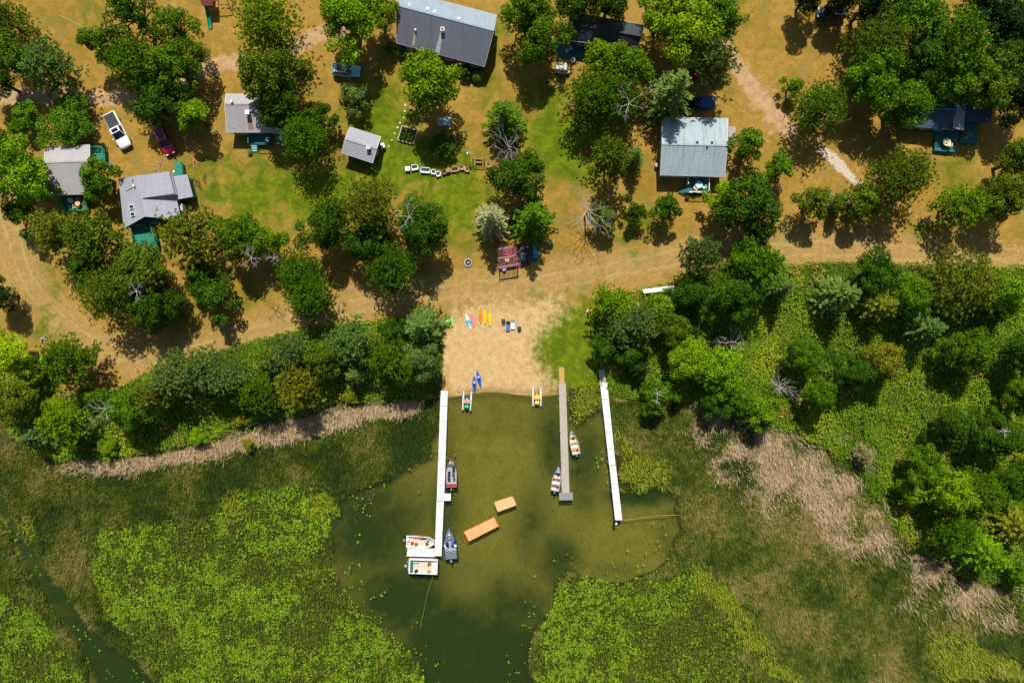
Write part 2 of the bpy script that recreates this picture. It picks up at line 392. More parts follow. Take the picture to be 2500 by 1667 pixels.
Zg = np.where((PXX > 1080) & (PXX < 1375) & (PYY < 1100), np.minimum(0, -.22-(PYY-(966+6*np.sin(PXX/40)-(PXX-1090)*.02))/15*.16), np.minimum(0.0, -.22-(mk_open-.5)*2.2)); Zg = np.maximum(Zg, -1.4)
Zg = np.where(mk_marsh > .5, np.minimum(Zg, -.14), Zg)
Zg = np.minimum(Zg, -.62*np.clip(mk_lily*1.4-.2, 0, 1)*(mk_marsh > .5))
Zg += (fnoise(XX, YY, 3.0, 3)-.5)*.06*(mk_open < .3)
WZ = -.22

def grid_object():
    ny, nx = XX.shape; V = np.stack([XX, YY, Zg], -1).reshape(-1, 3)
    i = np.arange(ny*nx).reshape(ny, nx)
    F = np.stack([i[:-1, :-1], i[:-1, 1:], i[1:, 1:], i[1:, :-1]], -1).reshape(-1, 4)
    me = fast_mesh('ground', V, F)
    def ca(nm, a, b, c):
        at = me.attributes.new(nm, 'FLOAT_COLOR', 'POINT')
        d = np.ones((ny*nx, 4), np.float32); d[:, 0] = a.ravel(); d[:, 1] = b.ravel(); d[:, 2] = c.ravel()
        at.data.foreach_set('color', d.ravel())
    ca('za', mk_green, mk_sand, mk_path); ca('zb', mk_marsh, mk_brush, mk_grav)
    ca('zc', mk_open, mk_deep, mk_tan); ca('zd', np.clip(sL/100+.5, -5, 5)*1.0, mk_lane, mk_lily)
    me.polygons.foreach_set('use_smooth', [True]*len(me.polygons))
    o = bpy.data.objects.new('ground', me); COL.objects.link(o); o['kind'] = 'structure'
    m = bpy.data.materials.new('ground'); t, b, _ = nodes(m); me.materials.append(m)
    c = objco(t)
    def A(nm):
        n = N(t, 'ShaderNodeAttribute', attribute_name=nm); s = N(t, 'ShaderNodeSeparateColor'); t.links.new(n.outputs['Color'], s.inputs[0]); return s.outputs
    za, zb, zc, zd = A('za'), A('zb'), A('zc'), A('zd')
    n1 = noise(t, .16, 4, .6, c); n2 = noise(t, .9, 5, .7, c); n3 = noise(t, 5.5, 4, .8, c); n4 = noise(t, .4, 4, .65, c, .6)
    fine = sstep(t, n3, .32, .68)
    dry = mix(t, sstep(t, n2, .3, .72), (.285, .165, .027), (.43, .255, .058))
    dry = mix(t, mth(t, 'MULTIPLY', sstep(t, n1, .44, .68), .7), dry, (.19, .145, .016))
    dry = mix(t, mth(t, 'MULTIPLY', sstep(t, n4, .54, .72), .6), dry, (.46, .30, .13))
    # mown stripes along the lane
    line = mth(t, 'ABSOLUTE', mth(t, 'SUBTRACT', mth(t, 'FRACT', mth(t, 'ADD', mth(t, 'MULTIPLY', zd[0], 3.3), mth(t, 'MULTIPLY', n1, .9))), .5))
    line = mth(t, 'SUBTRACT', 1.0, sstep(t, line, .02, .2))
    lane = mix(t, sstep(t, n2, .3, .7), (.36, .225, .075), (.47, .315, .14))
    lm = sstep(t, mth(t, 'ADD', zd[1], mth(t, 'MULTIPLY', mth(t, 'SUBTRACT', n4, .5), 1.2)), .2, 1.0)
    dry = mix(t, mth(t, 'MULTIPLY', lm, .6), dry, lane)
    dry = mix(t, mth(t, 'MULTIPLY', mth(t, 'MULTIPLY', line, lm), mth(t, 'MULTIPLY', sstep(t, n4, .35, .6), .5)), dry, (.56, .38, .16))
    dry = mix(t, mth(t, 'MULTIPLY', sstep(t, noise(t, .9, 6, .75, c, 1.2), .55, .72), .35), dry, (.16, .11, .02))
    g = mix(t, sstep(t, n2, .3, .7), (.075, .135, .003), (.185, .215, .006))
    gm = sstep(t, mth(t, 'ADD', za[0], mth(t, 'ADD', mth(t, 'MULTIPLY', mth(t, 'SUBTRACT', n4, .5), 2.2), mth(t, 'MULTIPLY', mth(t, 'SUBTRACT', n2, .5), 1.2))), -.02, .95)
    g = mix(t, mth(t, 'MULTIPLY', sstep(t, n4, .42, .62), .55), g, (.055, .095, .004))
    g = mix(t, mth(t, 'MULTIPLY', sstep(t, noise(t, .7, 4, .7, c), .56, .75), .4), g, (.27, .24, .03))
    col = mix(t, gm, dry, g)
    path = mix(t, sstep(t, n2, .3, .7), (.40, .245, .12), (.56, .37, .21))
    pm = sstep(t, mth(t, 'ADD', za[2], mth(t, 'MULTIPLY', mth(t, 'SUBTRACT', n2, .5), .9)), .3, .75)
    col = mix(t, mth(t, 'MULTIPLY', pm, .85), col, path)
    grv = mix(t, fine, (.40, .33, .23), (.70, .60, .46))
    vm = sstep(t, mth(t, 'ADD', zb[2], mth(t, 'MULTIPLY', mth(t, 'SUBTRACT', n2, .5), 1.6)), .35, .7)
    col = mix(t, vm, col, grv)
    sn = mix(t, sstep(t, n2, .3, .7), (.47, .31, .13), (.62, .42, .20))
    sm = sstep(t, mth(t, 'ADD', za[1], mth(t, 'MULTIPLY', mth(t, 'SUBTRACT', n2, .5), 1.3)), .12, .9)
    col = mix(t, sm, col, sn)
    br = mix(t, sstep(t, n2, .3, .7), (.03, .05, .005), (.09, .12, .010))
    col = mix(t, sstep(t, zb[1], .35, .65), col, br)
    spx = N(t, 'ShaderNodeSeparateXYZ'); t.links.new(c, spx.inputs[0]); beach = mth(t, 'GREATER_THAN', spx.outputs[1], -12.0)
    ma = mix(t, sstep(t, n2, .3, .7), (.02, .024, .005), (.07, .065, .014))
    ma = mix(t, sstep(t, zc[2], .4, .7), ma, (.36, .25, .15))
    col = mix(t, mth(t, 'MULTIPLY', sstep(t, zb[0], .4, .6), mth(t, 'SUBTRACT', 1.0, mth(t, 'MULTIPLY', beach, mth(t, 'LESS_THAN', mth(t, 'ABSOLUTE', mth(t, 'ADD', spx.outputs[0], 1.5)), 9.9)))), col, ma)
    # lake bed
    bed = mix(t, sstep(t, n4, .3, .7), (.44, .36, .09), (.60, .50, .16))
    spots = sstep(t, noise(t, 1.6, 5, .8, c), .56, .68)
    bed = mix(t, mth(t, 'MULTIPLY', spots, .75), bed, (.08, .08, .02))
    dp = sstep(t, mth(t, 'ADD', zc[1], mth(t, 'MULTIPLY', mth(t, 'SUBTRACT', n4, .5), .9)), .02, 1.0)
    bed = mix(t, dp, bed, (.034, .072, .018))
    geo = N(t, 'ShaderNodeNewGeometry'); sp = N(t, 'ShaderNodeSeparateXYZ'); t.links.new(geo.outputs['Position'], sp.inputs[0])
    under = sstep(t, mth(t, 'MULTIPLY', sp.outputs[2], -1), .22, .52)
    wet = sstep(t, mth(t, 'MULTIPLY', sp.outputs[2], -1), .03, .2)
    notm = mth(t, 'MAXIMUM', sstep(t, zc[0], .3, .6), mth(t, 'SUBTRACT', 1.0, sstep(t, zb[0], .4, .6), clamp=True))
    col = mix(t, mth(t, 'MULTIPLY', wet, mth(t, 'MULTIPLY', mth(t, 'MULTIPLY', notm, mth(t, 'GREATER_THAN', sp.outputs[1], -11.0)), .75)), col, (.30, .22, .06))
    col = mix(t, under, col, bed)
    col = mix(t, mth(t, 'MULTIPLY', sstep(t, zd[2], .4, .7), .9), col, mix(t, fine, (.02, .03, .006), (.06, .065, .012)))
    n5 = sstep(t, noise(t, 15, 3, .8, c), .3, .7)
    val = mth(t, 'ADD', mth(t, 'ADD', mth(t, 'MULTIPLY', fine, .38), mth(t, 'MULTIPLY', n5, .34)), .62)
    hv = N(t, 'ShaderNodeHueSaturation'); t.links.new(col, hv.inputs['Color']); t.links.new(val, hv.inputs['Value'])
    t.links.new(hv.outputs[0], b.inputs['Base Color']); b.inputs['Roughness'].default_value = .95
    b.inputs['Specular IOR Level'].default_value = .1
    bp = N(t, 'ShaderNodeBump', i_0=.55, i_1=.12); t.links.new(mth(t, 'ADD', n3, n2), bp.inputs['Height'])
    t.links.new(bp.outputs[0], b.inputs['Normal'])
grid_object()

def water():
    mb = MB(); mb.add([(-2600, -2600, WZ), (2600, -2600, WZ), (2600, 70, WZ), (-2600, 70, WZ)], [(0, 1, 2, 3)])
    m = bpy.data.materials.new('lake_water'); t, b, o = nodes(m); c = objco(t)
    tr = N(t, 'ShaderNodeBsdfTransparent'); tr.inputs[0].default_value = (.74, .78, .52, 1)
    df = N(t, 'ShaderNodeBsdfDiffuse'); df.inputs[0].default_value = (.035, .05, .010, 1)
    gl = N(t, 'ShaderNodeBsdfGlossy'); gl.inputs[0].default_value = (1, 1, 1, 1); gl.inputs[1].default_value = .06
    bp = N(t, 'ShaderNodeBump', i_0=.25, i_1=.05); t.links.new(noise(t, 2.5, 4, .6, c), bp.inputs['Height'])
    t.links.new(bp.outputs[0], gl.inputs['Normal'])
    fr = N(t, 'ShaderNodeFresnel', i_0=1.33); t.links.new(bp.outputs[0], fr.inputs['Normal'])
    a = N(t, 'ShaderNodeMixShader', i_0=.33); t.links.new(tr.outputs[0], a.inputs[1]); t.links.new(df.outputs[0], a.inputs[2])
    s = N(t, 'ShaderNodeMixShader'); t.links.new(fr.outputs[0], s.inputs[0]); t.links.new(a.outputs[0], s.inputs[1]); t.links.new(gl.outputs[0], s.inputs[2])
    t.links.new(s.outputs[0], o.inputs[0])
    mb.build('water', m, kind='structure')
water()

# ------------------------------------------------------------------ marsh plants (stuff)
def sample(n, box, fn):
    X = NR.uniform(box[0], box[2], n); Y = NR.uniform(box[1], box[3], n)
    ix = np.clip(((X-1250)/PX+90)/.4+6, 0, XX.shape[1]-1).astype(int); iy = np.clip(((833.5-Y)/PX+61)/.4+6, 0, XX.shape[0]-1).astype(int)
    k = NR.random(n) < fn(ix, iy, X, Y); return X[k], Y[k], ix[k], iy[k]
def wpt(X, Y, z): return np.stack([(X-1250)/PX, (833.5-Y)/PX, z], 1)
def blades(X, Y, z0, L, Wd, tilt, cols):
    n = len(X); th = NR.uniform(0, 2*math.pi, n); th = np.where(NR.random(n) < .5, NR.normal(-1.2, .6, n), th)
    tl = tilt*(NR.random(n)*.7+.3); D = np.stack([np.cos(th)*np.sin(tl), np.sin(th)*np.sin(tl), np.cos(tl)], 1)
    P = wpt(X, Y, z0) + D*(L*.5)[:, None]
    Nn = np.stack([np.cos(th+.3), np.sin(th+.3), np.full(n, -1.2)], 1)+NR.normal(size=(n, 3))*.3
    return cards(P, D, L, Wd, Nn) + (cols,)
def pal(f, cs):
    cs = np.array(cs); f = np.clip(f, 0, .9999)*(len(cs)-1); i = f.astype(int); u = (f-i)[:, None]
    return cs[i]*(1-u)+cs[np.minimum(i+1, len(cs)-1)]*u
def stuff(name, parts, label, cat, m=TINT):
    off = 0; Vs = []; Fs = []; Cs = []
    for V, F, C in parts: Vs.append(V); Fs.append(F+off); Cs.append(C); off += len(V)
    me = fast_mesh(name, np.concatenate(Vs), np.concatenate(Fs), np.concatenate(Cs), 'tint'); me.materials.append(m)
    o = bpy.data.objects.new(name, me); COL.objects.link(o); tag(o, label, cat); o['kind'] = 'stuff'; return o
BOX = (-60, 900, 2560, 1720)
def f_sedge(ix, iy, X, Y):
    return mk_marsh[iy, ix]*(mk_open[iy, ix] < .35)*(NR.random(len(X)) > mk_tan[iy, ix]*1.15-.1)*np.where(mk_lily[iy, ix] > .5, .42, 1.0)*(mk_yel[iy, ix] < .4)*(mk_marsh[iy, ix] > .45)
X, Y, ix, iy = sample(850000, BOX, f_sedge); n = len(X)
f = fnoise(X, Y, 90, 21)*1.5-.35+NR.normal(0, .22, n)+(X > 1500)*.06+(X < 230)*.05
ly = mk_lily[iy, ix] > .5
f += .6*(vnoise(X, Y, 9, 88)-.5)-.16*((X > 230) & (X < 1080))
C = pal(f, [(.028, .06, .006), (.07, .115, .008), (.125, .17, .012), (.22, .215, .03), (.38, .28, .10)])
C = np.where(ly[:, None], pal(NR.random(n), [(.08, .12, .006), (.22, .28, .012)]), C)
sedge = blades(X, Y, np.full(n, -.2), NR.uniform(.35, .9, n)*np.where(ly, .6, 1), NR.uniform(.045, .10, n), 1.15, C)
stuff('marsh_sedge', [sedge], 'olive and brown sedge filling the marsh between shore and lily pads', 'marsh grass')
X, Y, ix, iy = sample(130000, BOX, lambda ix, iy, X, Y: (mk_tan[iy, ix]*1.3-.2+.5*(fnoise(X, Y, 60, 5)-.5)).clip(0, 1)*(mk_open[iy, ix] < .3)*(mk_tan[iy, ix] > .2)); n = len(X)
C = pal(NR.random(n), [(.28, .19, .09), (.48, .36, .19), (.68, .52, .31)])
stuff('dry_reeds', [blades(X, Y, np.full(n, -.15), NR.uniform(.8, 1.7, n), NR.uniform(.05, .11, n), 1.35, C)], 'pale tan dead reeds lying flat along the edge of the woods', 'reeds')
X, Y, ix, iy = sample(420000, BOX, lambda ix, iy, X, Y: ((mk_yel[iy, ix]*1.3-.2+2.2*(fnoise(X, Y, 32, 9)-.5)).clip(0, 1))*(mk_yel[iy, ix] > .1)); n = len(X)
C = pal(NR.random(n), [(.12, .17, .008), (.24, .30, .012), (.40, .42, .03)])
stuff('bright_sedge', [blades(X, Y, np.full(n, -.18), NR.uniform(.5, 1.0, n), NR.uniform(.07, .13, n), 1.2, C)], 'yellow-green wet grass in bright patches beside docks and lilies', 'marsh grass')

def lilies():
    def f(ix, iy, X, Y):
        nz = fnoise(X, Y, 70, 31); d = np.clip((nz-.32)*4.5, .07, 1)
        n2 = fnoise(X, Y, 14, 35); d = d*np.clip((n2-.33)*5, .12, 1)
        cen = (X > 1250); d = np.where(cen, d*np.clip(1.3-(X-1340)/420, .22, 1), d)
        edge = (mk_lily[iy, ix] > .02)*(mk_lily[iy, ix] < .5)*.13
        return np.where(mk_lily[iy, ix] > .5, d, edge)*(mk_marsh[iy, ix] > .45)+.03*(mk_open[iy, ix] > .3)*(mk_soft2[iy, ix] > .12)*(Y > 1080)*(fnoise(X, Y, 30, 36) > .5)
    X, Y, ix, iy = sample(230000, BOX, f); n = len(X)
    P = wpt(X, Y, WZ+.02+NR.uniform(0, .10, n)); r = NR.uniform(.09, .18, n); a0 = NR.uniform(0, 6.28, n)
    Vs = []
    tx = NR.normal(0, .12, n); ty = NR.normal(0, .12, n)
    for k in range(6):
        a = a0+k*math.pi/3*.97; dx = r*np.cos(a); dy = r*np.sin(a)
        Vs.append(P+np.stack([dx, dy, dx*tx+dy*ty], 1))
    V = np.stack(Vs, 1).reshape(-1, 3); F = np.arange(6*n).reshape(n, 6)
    C = pal(NR.random(n)*.8+fnoise(X, Y, 60, 40)*.4-.1, [(.06, .14, .004), (.14, .28, .005), (.22, .38, .006), (.33, .43, .010)])
    rare = NR.random(n) < .03; C[rare] = (.32, .16, .04)
    stuff('lily_pads', [(V, F, C)], 'bright green lily pads floating in dense mats on the water', 'lily pads')
lilies()
X, Y, ix, iy = sample(900, (1340, 1090, 1640, 1270), lambda ix, iy, X, Y: .05*(mk_open[iy, ix] > .5)+0*X); n = len(X)

def scum():
    mb = MB(); n = 40; P = []
    for k in range(n):
        a = 2*math.pi*k/n; rr = 42*(.75+.3*math.sin(3*a+1)+.2*math.sin(7*a)*.6+.1*R.random())
        P.append(W(2425+rr*1.15*math.cos(a), 1645+rr*math.sin(a), WZ+.06))
    mb.add(P, [tuple(range(n))])
    o = mb.build('duckweed', mat('duckweed', (.48, .55, .01), .9, .12, 3)); tag(o, 'bright yellow-green duckweed patch in the lower right corner marsh', 'duckweed'); o['kind'] = 'stuff'
scum()

def undergrowth():
    def f(ix, iy, X, Y): return np.clip((fnoise(X, Y, 60, 51)-.15)*3.2, .3, 1)*(mk_brush[iy, ix] > .4)*(mk_tan[iy, ix] < .35)
    X, Y, ix, iy = sample(480000, (-60, 560, 2560, 1560), f); n = len(X)
    hh = 2.6*np.clip(fnoise(X, Y, 42, 52)-.3, 0, 1)*np.clip((mk_brush[iy, ix]-.4)*3, .1, 1)+.12
    P = wpt(X, Y, hh*NR.uniform(.55, 1, n))
    D = NR.normal(size=(n, 3)); D[:, 2] *= .5; D /= np.linalg.norm(D, axis=1, keepdims=True)
    Nn = NR.normal(size=(n, 3))*.5+np.array([0, 0, 1.]); L = NR.uniform(.16, .34, n)
    V, F = cards(P, D, L, L*.75, Nn)
    q = fnoise(X, Y, 110, 53)*1.3-.2+NR.normal(0, .12, n)
    C = pal(q, [(.06, .14, .005), (.14, .26, .005), (.24, .34, .006), (.38, .38, .012)])
    w_ = (fnoise(X, Y, 50, 54) > .66)&(NR.random(n) < .5); C[w_] = (.42, .30, .05)
    stuff('undergrowth', [(V, F, C)], 'dense green brush covering the ground between the shoreline trees', 'undergrowth')
undergrowth()

# ------------------------------------------------------------------ trees
def crown_broad(seed, Rr, Ht, ncl, per, leaf, open_=0.0):
    r = np.random.default_rng(seed); P = []; Nn = []
    ph = r.uniform(0, 6.28, 4); cl = []
    z0 = Ht*.30
    for i in range(ncl):
        a = r.uniform(0, 2*math.pi); lim = Rr*(.80+.15*math.sin(2*a+ph[0])+.16*math.sin(3*a+ph[1])+.12*math.sin(5*a+ph[2])+.09*math.sin(9*a+ph[3]))
        q = math.sqrt(r.random())*.95 if i > 3 else r.random()*.3
        cr = Rr*r.uniform(.13, .24)
        top = z0+(Ht-z0)*math.sqrt(max(0, 1-(q*.9)**2)); lev = r.choice([1.04, .95, .78, .55])
        zz = z0+(top-z0)*lev-cr*.5
        cl.append((math.cos(a)*q*lim, math.sin(a)*q*lim, zz, cr))
        m = int(per*(cr/(Rr*.2))**2)
        d = r.normal(size=(m, 3)); d[:, 2] = np.abs(d[:, 2])*1.0-.35; d /= np.linalg.norm(d, axis=1, keepdims=True)
        rad = cr*(1+r.normal(0, .13, m))*(1+.22*np.sin(d[:, 0]*5+i)*np.cos(d[:, 1]*5+i*2))
        P.append(d*rad[:, None]*np.array([1, 1, .72])+np.array(cl[-1][:3])); Nn.append(d+r.normal(size=(m, 3))*.55+np.array([0, 0, .3]))
    P = np.concatenate(P); Nn = np.concatenate(Nn); n = len(P)
    D = P*np.array([1, 1, 0])/Rr+r.normal(size=(n, 3))*.55; D -= Nn*(D*Nn).sum(1, keepdims=True)/(Nn**2).sum(1, keepdims=True); D /= np.linalg.norm(D, axis=1, keepdims=True)+1e-6
    L = leaf*r.uniform(.7, 1.7, n); V, F = cards(P, D, L, L*.52, Nn, r)
    me = fast_mesh('crown', V, F, r.random(n)); me.materials.append(LEAF)
    mb = MB(); tr = Rr*.055+.08
    mb.tube([(0, 0, -.1), (.08, .05, Ht*.2), (0, .1, Ht*.4), (.1, 0, Ht*.72)], [tr*1.25, tr, tr*.8, tr*.3], 7)
    for c in cl[::2]:
        s = Vector((0, 0, Ht*r.uniform(.22, .5))); e = Vector(c[:3]); mid = (s+e)/2+Vector((0, 0, .3))
        mb.tube([s, mid, e, e+Vector((c[0]*.12, c[1]*.12, c[3]*.5))], [tr*.45, tr*.3, tr*.15, .02], 5)
    return me, mesh_of(mb, 'trunk', BARK)
def mesh_of(mb, name, m):
    me = bpy.data.meshes.new(name); me.from_pydata(mb.v, [], mb.f); me.materials.append(m); return me
def crown_spruce(seed, Rr, Ht, wh=20, nb=11, droop=.25, thin=1.0, wid=.22):
    r = np.random.default_rng(seed); P = []; D = []; L = []; Wd = []
    mb = MB(); mb.tube([(0, 0, -.1), (0, 0, Ht*.5), (0, 0, Ht)], [.2*Rr/3+.05, .11*Rr/3+.03, .02], 6)
    for i in range(wh):
        u = i/(wh-1); z = Ht*(.10+.88*u); bl = Rr*(1-u*.97)**.85
        k = max(5, int(nb*(1-.45*u)))
        for j in range(k):
            a = 2*math.pi*(j+r.uniform(-.3, .3))/k+i*1.3; ln = bl*r.uniform(.72, 1.12)
            if r.random() < .06: continue
            dr = np.array([math.cos(a), math.sin(a), -droop*(1-u)+.35*u]); sv = np.array([-math.sin(a), math.cos(a), 0])
            st = max(2, int(ln/.26*thin))
            for s in range(st):
                q = (s+.6)/st; base = np.array([0, 0, z])+dr*ln*q+np.array([0, 0, .12*ln*q*q])
                spread = .5*(1-q)+.18
                for sg in (-1, 1):
                    dd = dr+sv*sg*r.uniform(.5, 1.0)*(1.1-q*.5)+r.normal(size=3)*.12; dd /= np.linalg.norm(dd)
                    ll = (.22+.34*(1-q*.6))*min(1.3, ln/2+.4); P.append(base+dd*ll*.5); D.append(dd); L.append(ll); Wd.append(wid*r.uniform(.7, 1.3))
            if j % 2 == 0: mb.tube([(0, 0, z), tuple(np.array([0, 0, z])+dr*ln*.8)], [.035, .01], 4)
    P = np.array(P); D = np.array(D); n = len(P)
    Nn = np.tile([0, 0, 1.], (n, 1))+r.normal(size=(n, 3))*.45
    V, F = cards(P, D, np.array(L), np.array(Wd), Nn, r); me = fast_mesh('crown', V, F, r.random(n)); me.materials.append(LEAF)
    return me, mesh_of(mb, 'trunk', BARK)
def crown_pine(seed, Rr, Ht, nbr=75, tl=1.0):
    r = np.random.default_rng(seed); P = []; D = []; mb = MB()
    mb.tube([(0, 0, -.1), (.1, 0, Ht*.5), (0, .1, Ht*.95)], [.22, .14, .03], 6)
    for i in range(nbr):
        u = r.random()**.8; z = Ht*(.22+.74*u); a = r.uniform(0, 6.28); ln = Rr*r.uniform(.45, 1.08)*math.sqrt(max(.04, 1-(u*.93)**2.2))
        e = np.array([math.cos(a)*ln, math.sin(a)*ln, z+.12*ln]); s = np.array([0, 0, z-.25*ln])
        if i % 3 == 0: mb.tube([tuple(s), tuple((s+e)/2+np.array([0, 0, -.1])), tuple(e)], [.06, .04, .015], 4)
        for q in (.5, .72, .92, 1.0):
            c = s+(e-s)*q+r.normal(size=3)*.22*Rr/3
            for _ in range(3):
                c2 = c+r.normal(size=3)*np.array([.3, .3, .14])*Rr/3; m = 9
                d = r.normal(size=(m, 3)); d[:, 2] = np.abs(d[:, 2])*.8; d /= np.linalg.norm(d, axis=1, keepdims=True)
                P.append(c2+d*.16); D.append(d)
    P = np.concatenate(P); D = np.concatenate(D); n = len(P)
    V, F = cards(P, D, r.uniform(.3, .5, n)*tl, r.uniform(.10, .18, n)*tl, None, r); me = fast_mesh('crown', V, F, r.random(n)); me.materials.append(LEAF)
    return me, mesh_of(mb, 'trunk', BARK)
def dead_mesh(seed, Ht, spread, n0=9, flat=False):
    r = random.Random(seed); mb = MB()
    def br(p, d, ln, rad, dep):
        q = p+d*ln*.5+Vector((r.uniform(-1, 1), r.uniform(-1, 1), r.uniform(-.4, .6)))*ln*.1; e = q+(d+Vector((r.uniform(-1, 1), r.uniform(-1, 1), r.uniform(-.3, .3)))*.35).normalized()*ln*.5
        mb.tube([p, q, e], [rad, rad*.75, rad*.5], 5)
        if dep > 0:
            for _ in range(r.choice([2, 3])):
                dd = (d+Vector((r.uniform(-1, 1), r.uniform(-1, 1), r.uniform(-.5, .6)))*.9).normalized(); br(e if r.random() < .6 else q, dd, ln*r.uniform(.5, .75), rad*.55, dep-1)
    if not flat: mb.tube([(0, 0, -.1), (.05, 0, Ht*.5), (0, .05, Ht)], [.2, .14, .04], 6)
    for i in range(n0):
        a = 2*math.pi*i/n0+r.uniform(-.3, .3); z = Ht*(.55+.42*r.random()) if not flat else Ht
        br(Vector((0, 0, z)), Vector((math.cos(a), math.sin(a), .35)).normalized(), spread*r.uniform(.25, .75), .05, 4)
    return mesh_of(mb, 'branches', DEADWOOD)
BR = 5.0; BH = 11.0
LIB = {
 'L': [crown_broad(100+i, BR, BH, [64, 76, 70, 58, 74][i], 230, .30) for i in range(5)],
 'S': [crown_broad(200+i, 2.8, 6, [36, 42, 39][i], 160, .23) for i in range(3)],
 'O': [crown_broad(300+i, BR, BH, [40, 46][i], 200, .30) for i in range(2)],
 'C': [crown_spruce(400+i, 3.4, 11, 20, 12) for i in range(3)],
 'Q': [crown_pine(600+i, 5.0, 11.5, 135, .95) for i in range(2)],
 'P': [crown_pine(500+i, 3.6, 9) for i in range(3)],
}
BASE = {'L': (BR, BH), 'S': (2.8, 6), 'O': (BR, BH), 'C': (3.4, 11), 'P': (3.6, 9), 'Q': (5.0, 11.5)}
HUE = {'d': (.050, .120, .004), 'm': (.088, .188, .003), 'b': (.155, .285, .003), 'y': (.30, .46, .008), 'o': (.105, .165, .007), 'g': (.125, .205, .045), 's': (.30, .31, .16), 'k': (.022, .055, .007), 'w': (.19, .22, .015)}
NAME = {'L': 'broadleaf_tree', 'S': 'small_broadleaf_tree', 'O': 'open_broadleaf_tree', 'C': 'spruce_tree', 'P': 'pine_tree', 'Q': 'pine_tree'}
cnt = {}
def tree(px, py, r, k, hue, label, hm=1.0, dead=None):
    """px,py = middle of the crown in the photo, r = crown radius in photo pixels"""
    i = cnt.get(k, 0); cnt[k] = i+1; lib = LIB[k]; cm, tm = lib[i % len(lib)]
    Rm = r/PX*.99; b = BASE[k]
    Ht = {'L': 1.75*Rm+2.6, 'O': 1.8*Rm+2.5, 'S': 1.7*Rm+1.2, 'C': 2.5*Rm+3.0, 'P': 2.1*Rm+2.0, 'Q': 1.8*Rm+2.3}[k]*hm
    zc = Ht*(.62 if k not in 'C' else .42)
    p = W(px, py, zc); p.z = -.05
    sc = Rm/b[0]; sz = Ht/b[1]
    rz = R.uniform(0, 6.28)
    o = thing(NAME[k], label, 'tree', p, rz, None, (sc, sc, sz))
    c = bpy.data.objects.new('crown', cm); COL.objects.link(c); c.parent = o
    h = HUE[hue]; j = R.uniform(.88, 1.12); c.color = (h[0]*j*R.uniform(.9, 1.12), h[1]*j, h[2]*j, 1)
    t_ = bpy.data.objects.new('trunk', tm); COL.objects.link(t_); t_.parent = o
    if dead:
        dx, dy, dr = dead
        me = dead_mesh(int(px), zc*.9, dr/PX*.85, 5, True)
        dd = bpy.data.objects.new('dead_limb', me); COL.objects.link(dd); dd.parent = o
        q = W(px+dx, py+dy, Ht*.97)-p; q.z = 0
        M = Matrix.Rotation(-rz, 3, 'Z') @ q
        dd.location = (M.x/sc, M.y/sc, (Ht*1.0-zc*.9)/sz); dd.scale = (1/sc, 1/sc, 1/sz)
    return o
